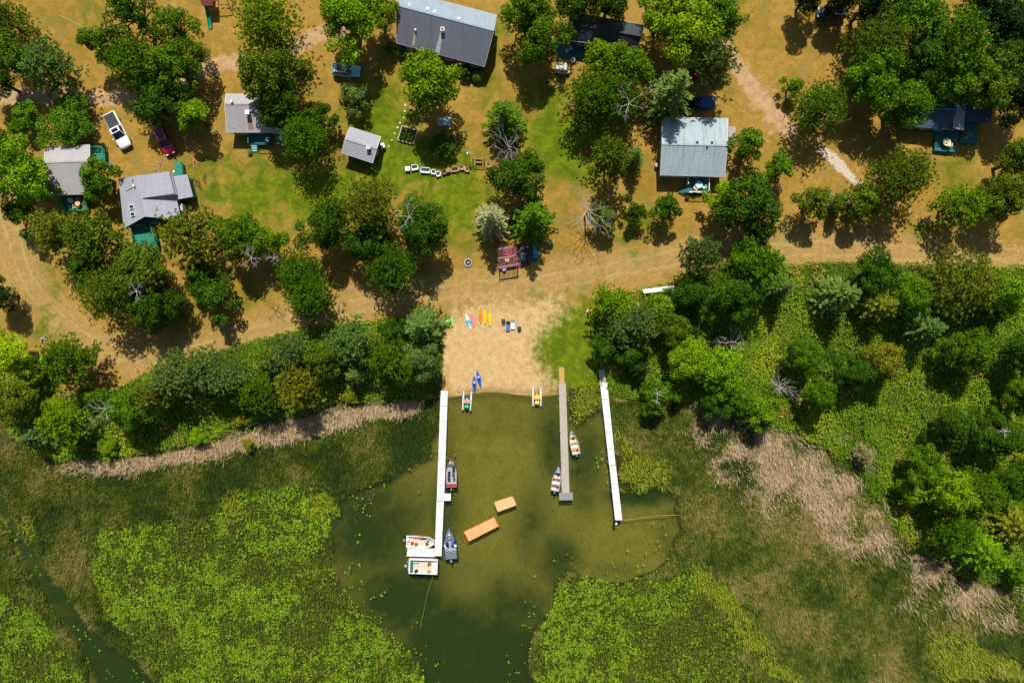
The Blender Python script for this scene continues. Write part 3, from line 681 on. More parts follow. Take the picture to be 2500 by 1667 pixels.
TREES = [
 # upper left
 (10, 50, 55, 'Q', 'm', 'dark green tree cut by the left edge above the blue-green pine'),
 (35, 135, 55, 'L', 'm', 'leafy tree just left of the blue-green pine'),
 (-10, 195, 50, 'L', 'd', 'dark tree on the left edge beside the dirt road'),
 (118, 158, 62, 'P', 'g', 'blue-green pine north of the dirt road near the left edge'),
 (320, 30, 75, 'O', 'd', 'dark tree topmost of the big clump above the parked pickup'),
 (262, 115, 58, 'O', 'm', 'ragged tree at the west side of the clump above the pickup'),
 (430, 70, 62, 'O', 'm', 'bright open tree near the slide, northeast part of the clump'),
 (335, 160, 70, 'Q', 'm', 'large green tree in the middle of the clump above the pickup'),
 (425, 165, 70, 'L', 'm', 'large tree on the east side of the clump beside the road'),
 (385, 248, 66, 'L', 'd', 'broad tree shading the red car from the north', .75),
 (478, 285, 52, 'S', 'b', 'star-shaped light green tree right of the red car'),
 (62, 283, 46, 'S', 'm', 'small rounded tree under the road shadow at left', .7),
 (162, 300, 68, 'L', 'm', 'dense tree north of the leftmost cabin roof', .5),
 (-8, 335, 34, 'S', 'o', 'grey olive tree cut by the left edge'),
 (50, 425, 78, 'L', 'b', 'big yellowish green tree touching the leftmost cabin'),
 (112, 460, 42, 'S', 'b', 'low bright tree overlapping the leftmost cabin roof corner'),
 (238, 430, 54, 'S', 'm', 'tree growing between the two left cabins'),
 (55, 525, 48, 'S', 'd', 'dark bushy tree below the leftmost cabin deck'),
 (140, 560, 62, 'P', 'w', 'yellow-olive pine below the leftmost cabin deck'),
 (230, 585, 68, 'P', 'o', 'brownish olive pine west of the green stairs'),
 (463, 578, 70, 'P', 'w', 'yellow-tipped pine spreading over the grey L-shaped cabin corner'),
 (215, 650, 52, 'S', 'd', 'dark tree at the upper left of the clump below the green stairs'),
 (345, 665, 78, 'L', 'o', 'olive tree with white twigs below the green stairs'),
 (270, 715, 75, 'Q', 'o', 'wide olive tree at the lower left of the clump by the lane bend', 1, (65, -5, 26)),
 (375, 750, 60, 'L', 'd', 'dark lower tree at the right end of the clump by the lane bend'),
 (490, 672, 48, 'S', 'd', 'upper one of the two dark trees below the yellow-tipped pine'),
 (525, 725, 54, 'S', 'd', 'lower one of the two dark trees below the yellow-tipped pine'),
 (585, 580, 66, 'L', 'm', 'tree with bleached forked limbs on the lawn edge', 1, (30, 50, 30)),
 (650, 590, 52, 'O', 'b', 'sunlit bright green open tree with bare twigs on the lawn edge', 1, (20, 40, 22)),
 (725, 665, 58, 'Q', 'm', 'ragged green tree left of the path between lawn trees'),
 (755, 720, 60, 'Q', 'm', 'tree casting a feathery shadow on the lane above the hedge'),
 (797, 555, 66, 'L', 'd', 'dense dark rounded tree alone on the lawn below the shed'),
 (905, 500, 70, 'Q', 'w', 'fine-leaved olive tree left of the bleached branches on the lawn', 1.25),
 (905, 590, 58, 'L', 'd', 'dark tree under the olive crown in the central grove'),
 (960, 655, 68, 'Q', 'd', 'lowest tree of the central grove nearest the lane'),
 (1035, 555, 70, 'L', 'd', 'dark tree carrying a large bleached branch right in the central grove', 1, (-35, -25, 42)),
 (1012, 492, 36, 'S', 'm', 'low green tree below the white wicker furniture', .5),
 # upper middle
 (648, 60, 82, 'Q', 'b', 'bright green tree right of the play set at the top'),
 (660, 190, 76, 'L', 'o', 'dense olive tree overhanging the middle cabin roof', 1.1),
 (680, 260, 58, 'L', 'd', 'dark green tree shading the east half of the middle cabin'),
 (745, 335, 62, 'Q', 'm', 'green tree just east of the middle cabin deck'),
 (775, 285, 44, 'S', 'd', 'smaller tree northeast of the middle cabin'),
 (852, 50, 80, 'L', 'b', 'huge bright tree whose crown reaches the pale blue car'),
 (925, 30, 48, 'L', 'b', 'tree at the west gable of the long grey lodge'),
 (865, 238, 38, 'S', 'g', 'small blue-green tree in the shade below the pale blue car'),
 (1045, 200, 82, 'L', 'b', 'vivid light green tree in front of the long grey lodge'),
 (1082, 350, 42, 'S', 'd', 'dark tree above the row of lawn chairs', .5),
 (1232, 290, 56, 'C', 'm', 'pointed conifer right of the wooden swing', .9),
 (1270, 432, 66, 'L', 'd', 'very dark dense tree right of the lawn chair row'),
 (1200, 535, 50, 'C', 's', 'silvery grey spruce above the pergola', 1),
 (1300, 535, 58, 'C', 'm', 'green spruce right of the silvery one above the pergola', 1),
 (1290, 30, 72, 'L', 'm', 'large tree at the northeast corner of the long lodge'),
 (1322, 95, 62, 'L', 'm', 'broad tree between the lodge and the dark-roofed house'),
 (1405, 2, 54, 'L', 'd', 'tree at the top edge above the dark-roofed house'),
 (1485, 6, 58, 'L', 'd', 'tree at the top edge over the dark roof ridge'),
 (1478, 150, 54, 'L', 'b', 'yellowish tree against the front of the dark-roofed house'),
 (1535, 170, 62, 'L', 'm', 'green tree southeast of the dark-roofed house'),
 (1445, 235, 66, 'Q', 'm', 'wide green tree above the red garden chair', 1),
 (1510, 240, 62, 'Q', 'm', 'tree with pale dead branches spreading on its right side', 1, (25, 15, 50)),
 (1612, 45, 54, 'L', 'm', 'tree right of the dark roof at the top'),
 (1665, 70, 90, 'L', 'b', 'very large bright tree at the top beside the dry field'),
 (1745, 40, 70, 'L', 'm', 'top tree bordering the dry field on its west side'),
 (1745, 150, 58, 'P', 'g', 'grey-green pine beside the dirt track above the blue pickup', 1.2),
 (1640, 228, 66, 'C', 'g', 'tall pale spruce whose tip points at the white roofed house', 1.05),
 (1490, 385, 52, 'P', 'o', 'soft olive conifer left of the white-roofed house', 1.2),
 (1548, 385, 30, 'C', 'g', 'slim blue-green spruce between olive conifer and white-roofed house', 1),
 (1470, 530, 40, 'S', 'o', 'half bare tree below the white branched dead tree'),
 (1548, 515, 33, 'S', 'd', 'small rounded dark tree left of the glossy one'),
 (1630, 505, 44, 'S', 'd', 'glossy dark tree below the deck of the white-roofed house'),
 # right
 (1825, 350, 48, 'S', 'm', 'rounded tree touching the east wall of the white-roofed house'),
 (1935, 210, 27, 'S', 'b', 'smallest lone tree on the dry field'),
 (2000, 260, 62, 'Q', 'm', 'tree standing on the dry field beside the track'),
 (1900, 415, 44, 'S', 'm', 'light-tipped tree above the row along the lane'),
 (1765, 490, 52, 'S', 'b', 'bright tree at the west end of the row along the lane'),
 (1830, 500, 76, 'L', 'd', 'big dark tree second in the row along the lane'),
 (1845, 570, 40, 'S', 'd', 'lower dark tree in front of the big dark one'),
 (1988, 495, 52, 'S', 'o', 'rounded olive tree third in the row along the lane'),
 (2048, 490, 24, 'C', 'g', 'tiny blue spruce squeezed in the row along the lane'),
 (2105, 490, 56, 'S', 'o', 'rounded olive tree right of the tiny blue spruce'),
 (2200, 430, 74, 'Q', 'o', 'large tree below the long dark shadow by the gravel track'),
 (2350, 500, 55, 'P', 'b', 'fresh green pine above the gravel track'),
 (2455, 480, 62, 'L', 'o', 'tree on the gravel track near the right edge'),
 (2490, 390, 60, 'L', 'o', 'tree cut by the right edge below the teal deck'),
 (2130, 190, 72, 'L', 'm', 'wide tree on the west side of the upper right wood'),
 (2140, 110, 72, 'Q', 'o', 'olive tree on the upper west side of the upper right wood'),
 (2210, 260, 66, 'L', 'm', 'tree overhanging the west end of the teal-decked cabin'),
 (2230, 40, 75, 'L', 'm', 'tree near the top of the upper right wood'),
 (2330, 110, 85, 'Q', 'm', 'largest crown in the middle of the upper right wood'),
 (2320, 210, 55, 'L', 'm', 'tree touching the ridge of the teal-decked cabin'),
 (2250, 150, 62, 'L', 'd', 'dark inner crown of the upper right wood'),
 (2410, 200, 70, 'L', 'o', 'brownish tree behind the right wing of the teal-decked cabin'),
 (2470, 60, 72, 'L', 'k', 'very dark tree in the top right corner'),
 (2485, 230, 62, 'L', 'k', 'very dark tree on the right edge beside the teal-decked cabin'),
 (2400, 10, 62, 'L', 'k', 'very dark tree at the top near the right corner'),
 (2450, 140, 60, 'L', 'd', 'dark tree filling the right edge below the top corner'),
 (1975, -12, 45, 'L', 'k', 'dark tree at the top edge over the field, left one'),
 (2045, -15, 48, 'L', 'k', 'dark tree at the top edge over the parked car'),
 (2120, 15, 55, 'L', 'k', 'dark tree at the top edge left of the upper right wood'),
 # right woods below the lane
 (1712, 620, 48, 'P', 'g', 'thin grey-green pine standing on the lane edge alone', 1.3),
 (1845, 650, 68, 'P', 'm', 'feathery green tree straddling the lane edge', 1.1),
 (1795, 720, 66, 'L', 'd', 'dark tree left of the feathery one in the shore wood'),
 (1690, 720, 50, 'L', 'd', 'dark tree right of the white dock section'),
 (1900, 700, 42, 'C', 'g', 'blue-green spruce tip in the brush below the lane'),
 (2045, 720, 56, 'C', 'g', 'pale spruce with a long dark shadow in the shore wood', 1),
 (2140, 665, 55, 'L', 'd', 'dark rounded tree on the hedge along the lane'),
 (2140, 745, 46, 'C', 'w', 'olive spruce in the middle of the shore wood', 1),
 (2220, 720, 55, 'L', 'm', 'green tree behind the olive spruce'),
 (2255, 800, 44, 'C', 'g', 'blue-tipped spruce right of the olive spruce', 1),
 (2345, 690, 80, 'Q', 'w', 'wide soft crown near the lane at right'),
 (2450, 720, 50, 'L', 'b', 'bright crown on the right edge below the lane'),
 (1965, 870, 50, 'L', 'm', 'round green crown left of the yellow-tipped one in the shore wood'),
 (2075, 905, 52, 'L', 'd', 'dark green crown beside the yellow-tipped one in the shore wood'),
 (2150, 880, 52, 'L', 'w', 'yellow-tipped round crown in the middle of the shore wood'),
 (2000, 960, 46, 'L', 'm', 'green crown near the dead reeds in the shore wood'),
 (2370, 855, 58, 'L', 'm', 'bright two-lobed crown right of the leaning tree'),
 (2435, 745, 42, 'P', 'd', 'leaning dark pine throwing a diagonal shadow', 1.3),
 (2490, 860, 52, 'L', 'd', 'dark crown on the right edge of the shore wood'),
 (2490, 960, 46, 'L', 'm', 'light crown on the right edge lower in the shore wood'),
 (1490, 745, 50, 'P', 'b', 'bushy green pine nearest the grassy beach side'),
 (1560, 790, 50, 'P', 'g', 'blue-green pine below the white dock section'),
 (1515, 800, 46, 'P', 'g', 'blue-green pine with a dark hollow beside the grassy beach side'),
 (1620, 750, 46, 'S', 'b', 'light green small tree right below the white dock section'),
 (1470, 850, 42, 'S', 'd', 'dark tree overhanging the head of the right dock'),
 (1530, 865, 42, 'S', 'd', 'dark tree with yellow leaf tips behind the head of the right dock'),
 (1640, 800, 46, 'L', 'o', 'dull olive crown in the wood behind the right dock'),
 (1680, 880, 60, 'L', 'b', 'bright green crown largest behind the right dock'),
 (1755, 905, 62, 'L', 'b', 'bright green crown next to the largest one'),
 (1800, 975, 48, 'S', 'm', 'green crown over the tan reed edge'),
 (1740, 975, 42, 'S', 'd', 'dark crown over the left end of the tan reeds'),
 (1860, 1015, 48, 'S', 'b', 'bright low crown at the tan reed edge'),
 (1610, 965, 44, 'S', 'm', 'small tree with white dead twigs near the marsh', 1, (-5, -5, 22)),
 (1590, 1000, 28, 'S', 'b', 'tiny bright tree at the marsh edge'),
 (1560, 900, 30, 'S', 'k', 'very dark small tree behind the right dock'),
 (2110, 1110, 28, 'P', 's', 'silvery shrub-like pine at the dead reed corner', .7),
 (2320, 1040, 52, 'L', 'd', 'dark crown below the sunny brush'),
 (2430, 1060, 64, 'L', 'd', 'dark crown with a bare twig near the right edge', 1, (20, -10, 20)),
 (2255, 1140, 52, 'L', 'm', 'mid green crown above the shaded reeds'),
 (2320, 1195, 62, 'L', 'b', 'fresh green crown bordering the shaded reeds'),
 (2230, 1195, 40, 'S', 'b', 'bright low crown bordering the dead reeds'),
 (2400, 1200, 56, 'Q', 'm', 'green crown in the lower right wood'),
 (2485, 1170, 52, 'L', 'd', 'dark crown cut by the right edge low down'),
 (2330, 1300, 52, 'P', 'm', 'feathery green tree in the lower right wood'),
 (2400, 1350, 60, 'C', 'b', 'star-shaped bright conifer at the lower right', .8),
 (2480, 1290, 52, 'C', 'w', 'yellowish conifer at the lower right edge', .8),
 (2480, 1400, 36, 'S', 'm', 'last small tree above the lower right reeds'),
 # left woods
 (30, 865, 55, 'L', 'y', 'lime yellow tree on the left edge by the lane bend'),
 (75, 905, 40, 'S', 'y', 'smaller lime yellow tree below the first one'),
 (-5, 720, 40, 'L', 'k', 'tree on the left edge throwing a shadow on the lane'),
 (165, 885, 64, 'P', 'm', 'soft green pine beside the stump at the lane bend', .9),
 (30, 975, 62, 'L', 'o', 'dark olive tree below the lime yellow trees'),
 (235, 970, 34, 'S', 'm', 'small dark tree above the bleached branch'),
 (150, 1030, 54, 'P', 'b', 'green pine left of the bleached branch'),
 (90, 1065, 44, 'C', 'g', 'bluish conifer closest to the marsh at left', .7),
 (315, 1000, 58, 'L', 'm', 'green tree right of the bleached branch', 1, (-55, -2, 34)),
 (375, 960, 46, 'P', 'w', 'yellow-tipped pine west end of the shore hedge'),
 (425, 920, 60, 'P', 'g', 'pale green pine of the shore hedge at its west end'),
 (500, 905, 58, 'P', 'g', 'broad pale pine of the shore hedge'),
 (560, 925, 52, 'P', 'g', 'bluish pine of the shore hedge'),
 (630, 960, 50, 'P', 'm', 'green pine on the marsh side of the shore hedge'),
 (705, 865, 54, 'P', 'g', 'pale-topped pine at the middle of the shore hedge'),
 (650, 880, 36, 'S', 'o', 'low brownish tree in the shore hedge'),
 (725, 940, 58, 'P', 'w', 'yellow-green pine at the middle of the shore hedge'),
 (785, 875, 52, 'L', 'o', 'rounded olive tree in the shore hedge'),
 (860, 830, 58, 'P', 'g', 'pine at the high point of the shore hedge by the lane', 1),
 (870, 915, 34, 'C', 'g', 'small blue spruce in the dark gap of the shore hedge', .9),
 (945, 875, 58, 'P', 'm', 'green pine left of the beach spruce'),
 (955, 808, 36, 'S', 'd', 'low dark tree beside the teal windsurf board'),
 (1034, 795, 56, 'C', 'g', 'large spruce overhanging the green kayaks', 1),
 (1032, 880, 52, 'L', 'g', 'bluish broad tree at the head of the left dock'),
 (1000, 900, 45, 'L', 'm', 'green tree between beach tree and hedge pine'),
]
for t_ in TREES: tree(*t_)
for (x, y, r, k, h_, lb) in [
 (260, 1095, 26, 'S', 'b', 'bright low shrub above the tan reeds at left'), (480, 1065, 28, 'S', 'b', 'bright low shrub at the marsh foot of the hedge'), (585, 1025, 22, 'S', 'w', 'yellow-green shrub below the shore hedge'),
 (855, 970, 18, 'S', 'w', 'small olive shrub below the blue spruce'), (955, 118, 20, 'S', 'm', 'arborvitae at the southwest corner of the lodge'), (1137, 175, 20, 'S', 'd', 'dark shrub against the lodge front'),
 (985, 128, 16, 'S', 'm', 'small shrub behind the vivid green tree'), (610, 1085, 20, 'S', 'w', 'yellowish shrub at the tan reeds'), (330, 1060, 28, 'S', 'w', 'yellow-green shrub between marsh and hedge')]:
    o = tree(x, y, r, k, h_, lb, .6); o.name = 'shrub'; o['category'] = 'shrub'

def clipped_bush():
    r = np.random.default_rng(5); n = 5200; p = W(1167, 184, .9); o = thing('clipped_bush', 'round clipped bush at the southeast corner of the lodge', 'bush', (p.x, p.y, 0))
    d = r.normal(size=(n, 3)); d[:, 2] = np.abs(d[:, 2]); d /= np.linalg.norm(d, axis=1, keepdims=True)
    P = d*np.array([1.35, 1.2, 1.5])*(1+r.normal(0, .03, n))[:, None]; D = np.cross(d, r.normal(size=(n, 3))); D /= np.linalg.norm(D, axis=1, keepdims=True)
    V, F = cards(P, D, np.full(n, .2), np.full(n, .15), d+r.normal(size=(n, 3))*.3, r); me = fast_mesh('foliage', V, F, r.random(n)); me.materials.append(LEAF)
    c = bpy.data.objects.new('foliage', me); COL.objects.link(c); c.parent = o; c.color = (.10, .16, .02, 1)
    MB().tube([(0, 0, -.05), (0, 0, .8)], .1, 6).build('stem', BARK, o)
clipped_bush()
def dead_tree(px, py, Ht, spread, seed, label, n0=11):
    p = W(px, py, Ht*.8); me = dead_mesh(seed, Ht, spread, n0); me.name = 'dead_tree'
    o = bpy.data.objects.new('dead_tree', me); COL.objects.link(o); tag(o, label, 'dead tree', None, (p.x, p.y, -.05)); return o
dead_tree(1436, 512, 6.5, 3.6, 3, 'white leafless dead tree alone on the dry lawn', 13)
dead_tree(1240, 362, 6.5, 3.4, 8, 'grey bare tree with long twigs behind the dark dense tree', 12)
#dead_tree(1215, 330, 4.5, 2.2, 9, 'smaller bare reddish tree at the foot of the pointed conifer', 8)
dead_tree(1905, 945, 3.5, 2.2, 12, 'grey bare bush in the shore wood near the tan reeds', 14)
dead_tree(1790, 835, 4.5, 2.2, 14, 'bleached bare bush in the middle of the shore wood', 9)
dead_tree(1870, 1035, 2.5, 2.0, 15, 'bare grey bush at the reed edge', 14)
#dead_tree(1605, 870, 4, 2.0, 16, 'fallen looking bare tree in the dark wood behind the right dock', 6)

# ------------------------------------------------------------------ buildings
def V2(p, z): return Vector((p[0], p[1], z))
def lerp(a, b, t): return a+(b-a)*t
def slab(mb, top, th):
    """extrude a polygon down by th"""
    n = len(top); vs = list(top)+[Vector((v[0], v[1], v[2]-th)) for v in top]
    fs = [tuple(range(n)), tuple(reversed(range(n, 2*n)))]+[(i, i+n, (i+1) % n+n, (i+1) % n) for i in range(n)]
    mb.add(vs, fs)
def on_plane(tri, x, y):
    a, b, c = tri; n = (b-a).cross(c-a)
    return a.z-(n.x*(x-a.x)+n.y*(y-a.y))/n.z
def window(parent, a, b, t, wd, ht, sill, off, name='window', fm=None, pm=None):
    """a window on the wall from a to b (outside on the right-hand side); local to origin off"""
    a, b = Vector((a[0], a[1], 0)), Vector((b[0], b[1], 0)); d = (b-a).normalized(); nrm = Vector((d.y, -d.x, 0))
    c = a+(b-a)*t+Vector((0, 0, sill+ht/2)); fr = MB(); M = lambda u, v, w_: c+d*u+Vector((0, 0, v))+nrm*w_
    def bx(m_, u0, u1, v0, v1, w0, w1):
        vs = [M(u, v, q) for q in (w0, w1) for u, v in ((u0, v0), (u1, v0), (u1, v1), (u0, v1))]
        m_.add(vs, [(0, 1, 2, 3), (7, 6, 5, 4), (0, 4, 5, 1), (1, 5, 6, 2), (2, 6, 7, 3), (3, 7, 4, 0)])
    f = .07; bx(fr, -wd/2, wd/2, ht/2-f, ht/2, -.02, .06); bx(fr, -wd/2, wd/2, -ht/2, -ht/2+f, -.02, .08)
    bx(fr, -wd/2, -wd/2+f, -ht/2+f, ht/2-f, -.02, .06); bx(fr, wd/2-f, wd/2, -ht/2+f, ht/2-f, -.02, .06)
    if name == 'window': bx(fr, -.02, .02, -ht/2+f, ht/2-f, -.01, .045)
    o = fr.build(name, fm or WHITE, parent, off=off)
    g = MB(); bx(g, -wd/2+f, wd/2-f, -ht/2+f, ht/2-f, -.01, .02); g.build('pane' if name == 'window' else 'door_panel', pm or GLASS, o, off=off)
def walls_for(parent, corners, ztop, wm, off, inset=.35, name='wall'):
    c = sum((Vector((p.x, p.y, 0)) for p in corners), Vector())/len(corners); n = len(corners); out = []
    for i, p in enumerate(corners):
        d1 = (corners[i-1]-p); d2 = (corners[(i+1) % n]-p); d1.z = d2.z = 0
        out.append(Vector((p.x, p.y, 0))+d1.normalized()*inset+d2.normalized()*inset)
    mb = MB(); vs = out+[Vector((v.x, v.y, ztop(v))) for v in out]
    mb.add(vs, [tuple(range(n)), tuple(reversed(range(n, 2*n)))]+[(i, i+n, (i+1) % n+n, (i+1) % n) for i in range(n)])
    mb.build(name, wm, parent, off=off); return out
def gable_house(name, label, eaves, ridge, ze, zr, rm, wm, cat='cabin', wins=(2, 1, 2, 1), door=None, capm=None, fascia=WHITE):
    NW, NE, SE, SW = [W(*p, ze) for p in eaves]; RW, RE = [W(*p, zr) for p in ridge]
    o3 = (NW+NE+SE+SW)/4; off = (o3.x, o3.y, 0); t = thing(name, label, cat, off)
    mb = MB(); th = .16
    top = [NW, NE, RE, SE, SW, RW]; bot = [v-Vector((0, 0, th)) for v in top]
    mb.add(top+bot, [(5, 2, 1, 0), (4, 3, 2, 5), (6, 7, 8, 11), (11, 8, 9, 10), (0, 1, 7, 6), (3, 4, 10, 9), (1, 2, 8, 7), (2, 3, 9, 8), (4, 5, 11, 10), (5, 0, 6, 11)])
    rf = mb.build('roof', rm, t, off=off)
    rc = MB(); rc.beam(RW+Vector((0, 0, .01)), RE+Vector((0, 0, .01)), .26, .05); rc.build('ridge_cap', capm or rm, rf, off=off)
    fb = MB()
    for a, b in ((SW, SE), (NW, NE)): fb.beam(a-Vector((0, 0, .09)), b-Vector((0, 0, .09)), .04, .18)
    for a, b in ((NW, RW), (RW, SW), (NE, RE), (RE, SE)): fb.beam(a-Vector((0, 0, .085)), b-Vector((0, 0, .085)), .05, .17)
    fb.build('fascia', fascia, rf, off=off)
    def zt(v): return ze-.12
    c = walls_for(t, [NW, NE, SE, SW], zt, wm, off)
    g = MB()
    for A, B, P in ((c[0], c[3], RW), (c[1], c[2], RE)):
        m = c[0] if A is c[0] else c[1]; other = c[1] if A is c[0] else c[0]
        u = (RE-RW).normalized(); apex = P+u*(.35 if P is RW else -.35); apex = Vector((apex.x, apex.y, zr-.2))
        tri = [Vector((A.x, A.y, ze-.119)), Vector((B.x, B.y, ze-.119)), apex]; q = [v+u*(.12 if P is RW else -.12) for v in tri]
        g.add(tri+q, [(0, 1, 2), (5, 4, 3), (0, 3, 4, 1), (1, 4, 5, 2), (2, 5, 3, 0)])
    g.build('gable', wm, t, off=off)
    sides = [(c[1], c[0]), (c[2], c[1]), (c[3], c[2]), (c[0], c[3])]
    for (a, b), k in zip(sides, wins):
        for i in range(k):
            window(t, a, b, (i+.7)/(k+.4), 1.1, .95, .95, off)
    if door: window(t, *sides[door[0]], door[1], .95, 2.05, .02, off, 'door', WHITE, mat('door_paint', (.3, .32, .3), .5))
    t['_c'] = [list(v) for v in c]; return t, off, c
def pane_on(parent, off, tri, px, py, r, h, m, name='roof_vent', lid=None):
    p = W(px, py, tri[0].z); z = on_plane(tri, p.x, p.y); p = W(px, py, z+h); z = on_plane(tri, p.x, p.y)
    mb = MB().box((p.x, p.y, z+h/2-.1), (2*r, 2*r, h+.2)); o = mb.build(name, m, parent, off=off)
    if lid: MB().box((p.x, p.y, z+h+.03), (2*r*lid[0], 2*r*lid[0], .06)).build('cap', lid[1], o, off=off)
    return o
def streak(parent, off, tri, a, b, w0, w1, m, name='stain'):
    A, B = W(*a, tri[0].z), W(*b, tri[0].z)
    for _ in range(2): A, B = W(*a, on_plane(tri, A.x, A.y)), W(*b, on_plane(tri, B.x, B.y))
    d = (B-A).normalized(); s = Vector((-d.y, d.x, 0)); vs = [A+s*w0, A-s*w0, B-s*w1, B+s*w1]
    vs = [Vector((v.x, v.y, on_plane(tri, v.x, v.y)+.012)) for v in vs]
    mb = MB(); slab(mb, vs, .01); mb.build(name, m, parent, off=off)
def railing(parent, off, pts, z, m, h=.95, bal=.28):
    mb = MB()
    for a, b in zip(pts[:-1], pts[1:]):
        a = Vector((a.x, a.y, z)); b = Vector((b.x, b.y, z)); L = (b-a).length; u = Vector((0, 0, 1))
        mb.beam(a+u*h, b+u*h, .13, .05); mb.beam(a+u*.12, b+u*.12, .05, .07)
        n = max(1, int(L/bal))
        for i in range(n+1):
            p = lerp(a, b, i/n); s = .1 if i in (0, n) else .035; mb.beam(p, p+u*(h-.03), s, s)
    mb.build('railing', m, parent, off=off)
def deck(parent, off, quad, z, m, rails=(), along=0, name='deck', legm=None, bw=.14):
    q = [W(*p, z) for p in quad]; A, B, C, D = q; mb = MB()
    if along: A, B, C, D = B, C, D, A
    n = max(2, int((D-A).length/bw))
    for i in range(n):
        t0, t1 = (i+.04)/n, (i+.93)/n; slab(mb, [lerp(A, D, t0), lerp(A, D, t1), lerp(B, C, t1), lerp(B, C, t0)], .05)
    o = mb.build(name, m, parent, off=off)
    lg = MB()
    for p in q: c = (q[0]+q[1]+q[2]+q[3])/4; p2 = lerp(p, c, .06); lg.beam((p2.x, p2.y, -.1), (p2.x, p2.y, z-.06), .12, .12)
    for a, b in zip(q, q[1:]+q[:1]): lg.beam(a-Vector((0, 0, .14)), b-Vector((0, 0, .14)), .05, .17)
    lg.build('deck_frame', legm or m, o, off=off)
    for r in rails: railing(o, off, [W(*p, z) for p in r], z, m)
    return o
def stairs(parent, off, a0, a1, b0, b1, z0, z1, n, m):
    """treads from edge a0-a1 (height z0) to b0-b1 (height z1)"""
    A0, A1, B0, B1 = W(*a0, z0), W(*a1, z0), W(*b0, z1), W(*b1, z1); mb = MB()
    for i in range(n):
        t0, t1 = i/n, (i+.85)/n; z = z0+(z1-z0)*(i+1)/(n+1); q = [lerp(A0, B0, t0), lerp(A0, B0, t1), lerp(A1, B1, t1), lerp(A1, B1, t0)]
        slab(mb, [Vector((v.x, v.y, z)) for v in q], .05)
    for a, b in ((A0, B0), (A1, B1)): mb.beam(Vector((a.x, a.y, z0-.12)), Vector((b.x, b.y, max(.06, z1-.12))), .05, .22)
    mb.build('stairs', m, parent, off=off)

G1 = roof_mat('grey_shingles', (.40, .38, .38), .2); G2 = roof_mat('blue_grey_shingles', (.36, .37, .42), .25)
G3 = roof_mat('dark_shingles', (.125, .135, .165), .3, (.06, .05, .05)); G3L = roof_mat('sunlit_shingles', (.30, .36, .42), .2)  # lodge shingles, then a lighter copy with sunlight painted into its colour
G4 = roof_mat('pale_shingles', (.37, .45, .48), .6, (.20, .19, .17)); G5 = roof_mat('navy_shingles', (.07, .10, .15), .3, (.2, .14, .1)); G6 = roof_mat('shed_shingles', (.36, .37, .41), .1)
G7 = roof_mat('black_green_shingles', (.04, .055, .065), .3, (.18, .14, .09))
STAIN = mat('pale_wash', (.33, .33, .32), .9, .4, 6); STAIN2 = mat('pale_yellow_wash', (.30, .29, .22), .9, .4, 6)

# leftmost cabin
t, off, c = gable_house('cabin', 'leftmost cabin, grey gabled roof partly under a yellowish tree', [(110, 358), (218, 353.5), (213, 474), (107, 477)], [(107, 397.5), (219, 393)], 2.6, 4.0, G1, WALLT)
deck(t, off, [(219, 362), (257, 362), (259, 398), (220, 398)], .8, GREEND, [[(224, 362), (257, 362), (259, 398)]])
deck(t, off, [(152, 475), (215, 473), (214, 516), (153, 516)], .7, GREEND, [[(153, 477), (153, 516), (214, 516), (215, 474)]])
# cabin with dormer and wing
z1, z2 = 2.6, 4.1
off = W(360, 500, 0); off = (off.x, off.y, 0)
t = thing('cabin', 'grey-roofed L-shaped cabin with skylights and a long green deck with stairs', 'cabin', off)
L0, R0, R1, L1 = W(289.5, 437, z1), W(333, 429.5, z2), W(353.5, 529, z2), W(302, 558, z1)
L0b = W(284, 452, z1)
wm = MB(); slab(wm, [L0, L1, R1, R0], .16); rf = wm.build('roof', G2, t, off=off)
E0, E1 = W(430, 487, z1), W(442.5, 536, z1); M0 = W(347, 483, z1+1.25)
M0 = W(346.5, 483, z2)
wm = MB(); slab(wm, [R0+Vector((0, 0, .002)), R1+Vector((0, 0, .002)), E1, W(416, 421, z1)], .16); r2 = wm.build('roof', G2, t, off=off)
# dormer: flatter roof over the north part of the east slope
d0, d1, d2, d3 = W(333, 429, z2+.1), W(412.5, 418.5, z2-.25), W(425.5, 472.5, z2-.25), W(347, 484, z2+.1)
dm = MB(); slab(dm, [d0, d3, d2, d1], .14); dr = dm.build('dormer_roof', G2, t, off=off)
dm = MB(); 
for a, b in ((d3, d2), (d2, d1)):
    a2, b2 = lerp(a, (d0+d2)/2, .04), lerp(b, (d0+d2)/2, .04); dm.beam(Vector((a2.x, a2.y, 3.3)), Vector((b2.x, b2.y, 3.3)), .1, 1.1)
dm.build('dormer_wall', WHITE, t, off=off)
an = [W(421, 431, 2.5), W(457, 426, 2.3), W(471.5, 480, 2.3), W(431, 488, 2.5)]
dm = MB(); slab(dm, [an[0], an[3], an[2], an[1]], .13); dm.build('wing_roof', G2, t, off=off)
cm_ = walls_for(t, [L0, W(416, 421, z1), E1, L1], lambda v: z1-.14, WALLG, off); walls_for(t, an, lambda v: 2.18, WALLG, off, .25)
tr = (L0, R0, L1)
for (x, y) in ((323, 505.5), (326.5, 524)):
    p = W(x, y, 3.3); z = on_plane(tr, p.x, p.y); o = MB().box((p.x, p.y, z+.03), (.75, .62, .22), .12).build('skylight', WHITE, t, off=off)
    MB().box((p.x, p.y, z+.13), (.6, .48, .04), .12).build('pane', GLASS, o, off=off)
pane_on(t, off, tr, 323, 439, .1, .4, LGREY); pane_on(t, off, tr, 328, 454, .13, .4, WHITE); streak(t, off, tr, (326, 456), (306, 463), .12, .3, STAIN)
p = W(446, 508, 1.2); MB().box((p.x, p.y, 1.0), (.5, 1.1, 1.5), .1).build('gas_tank', LGREY, t, off=off)
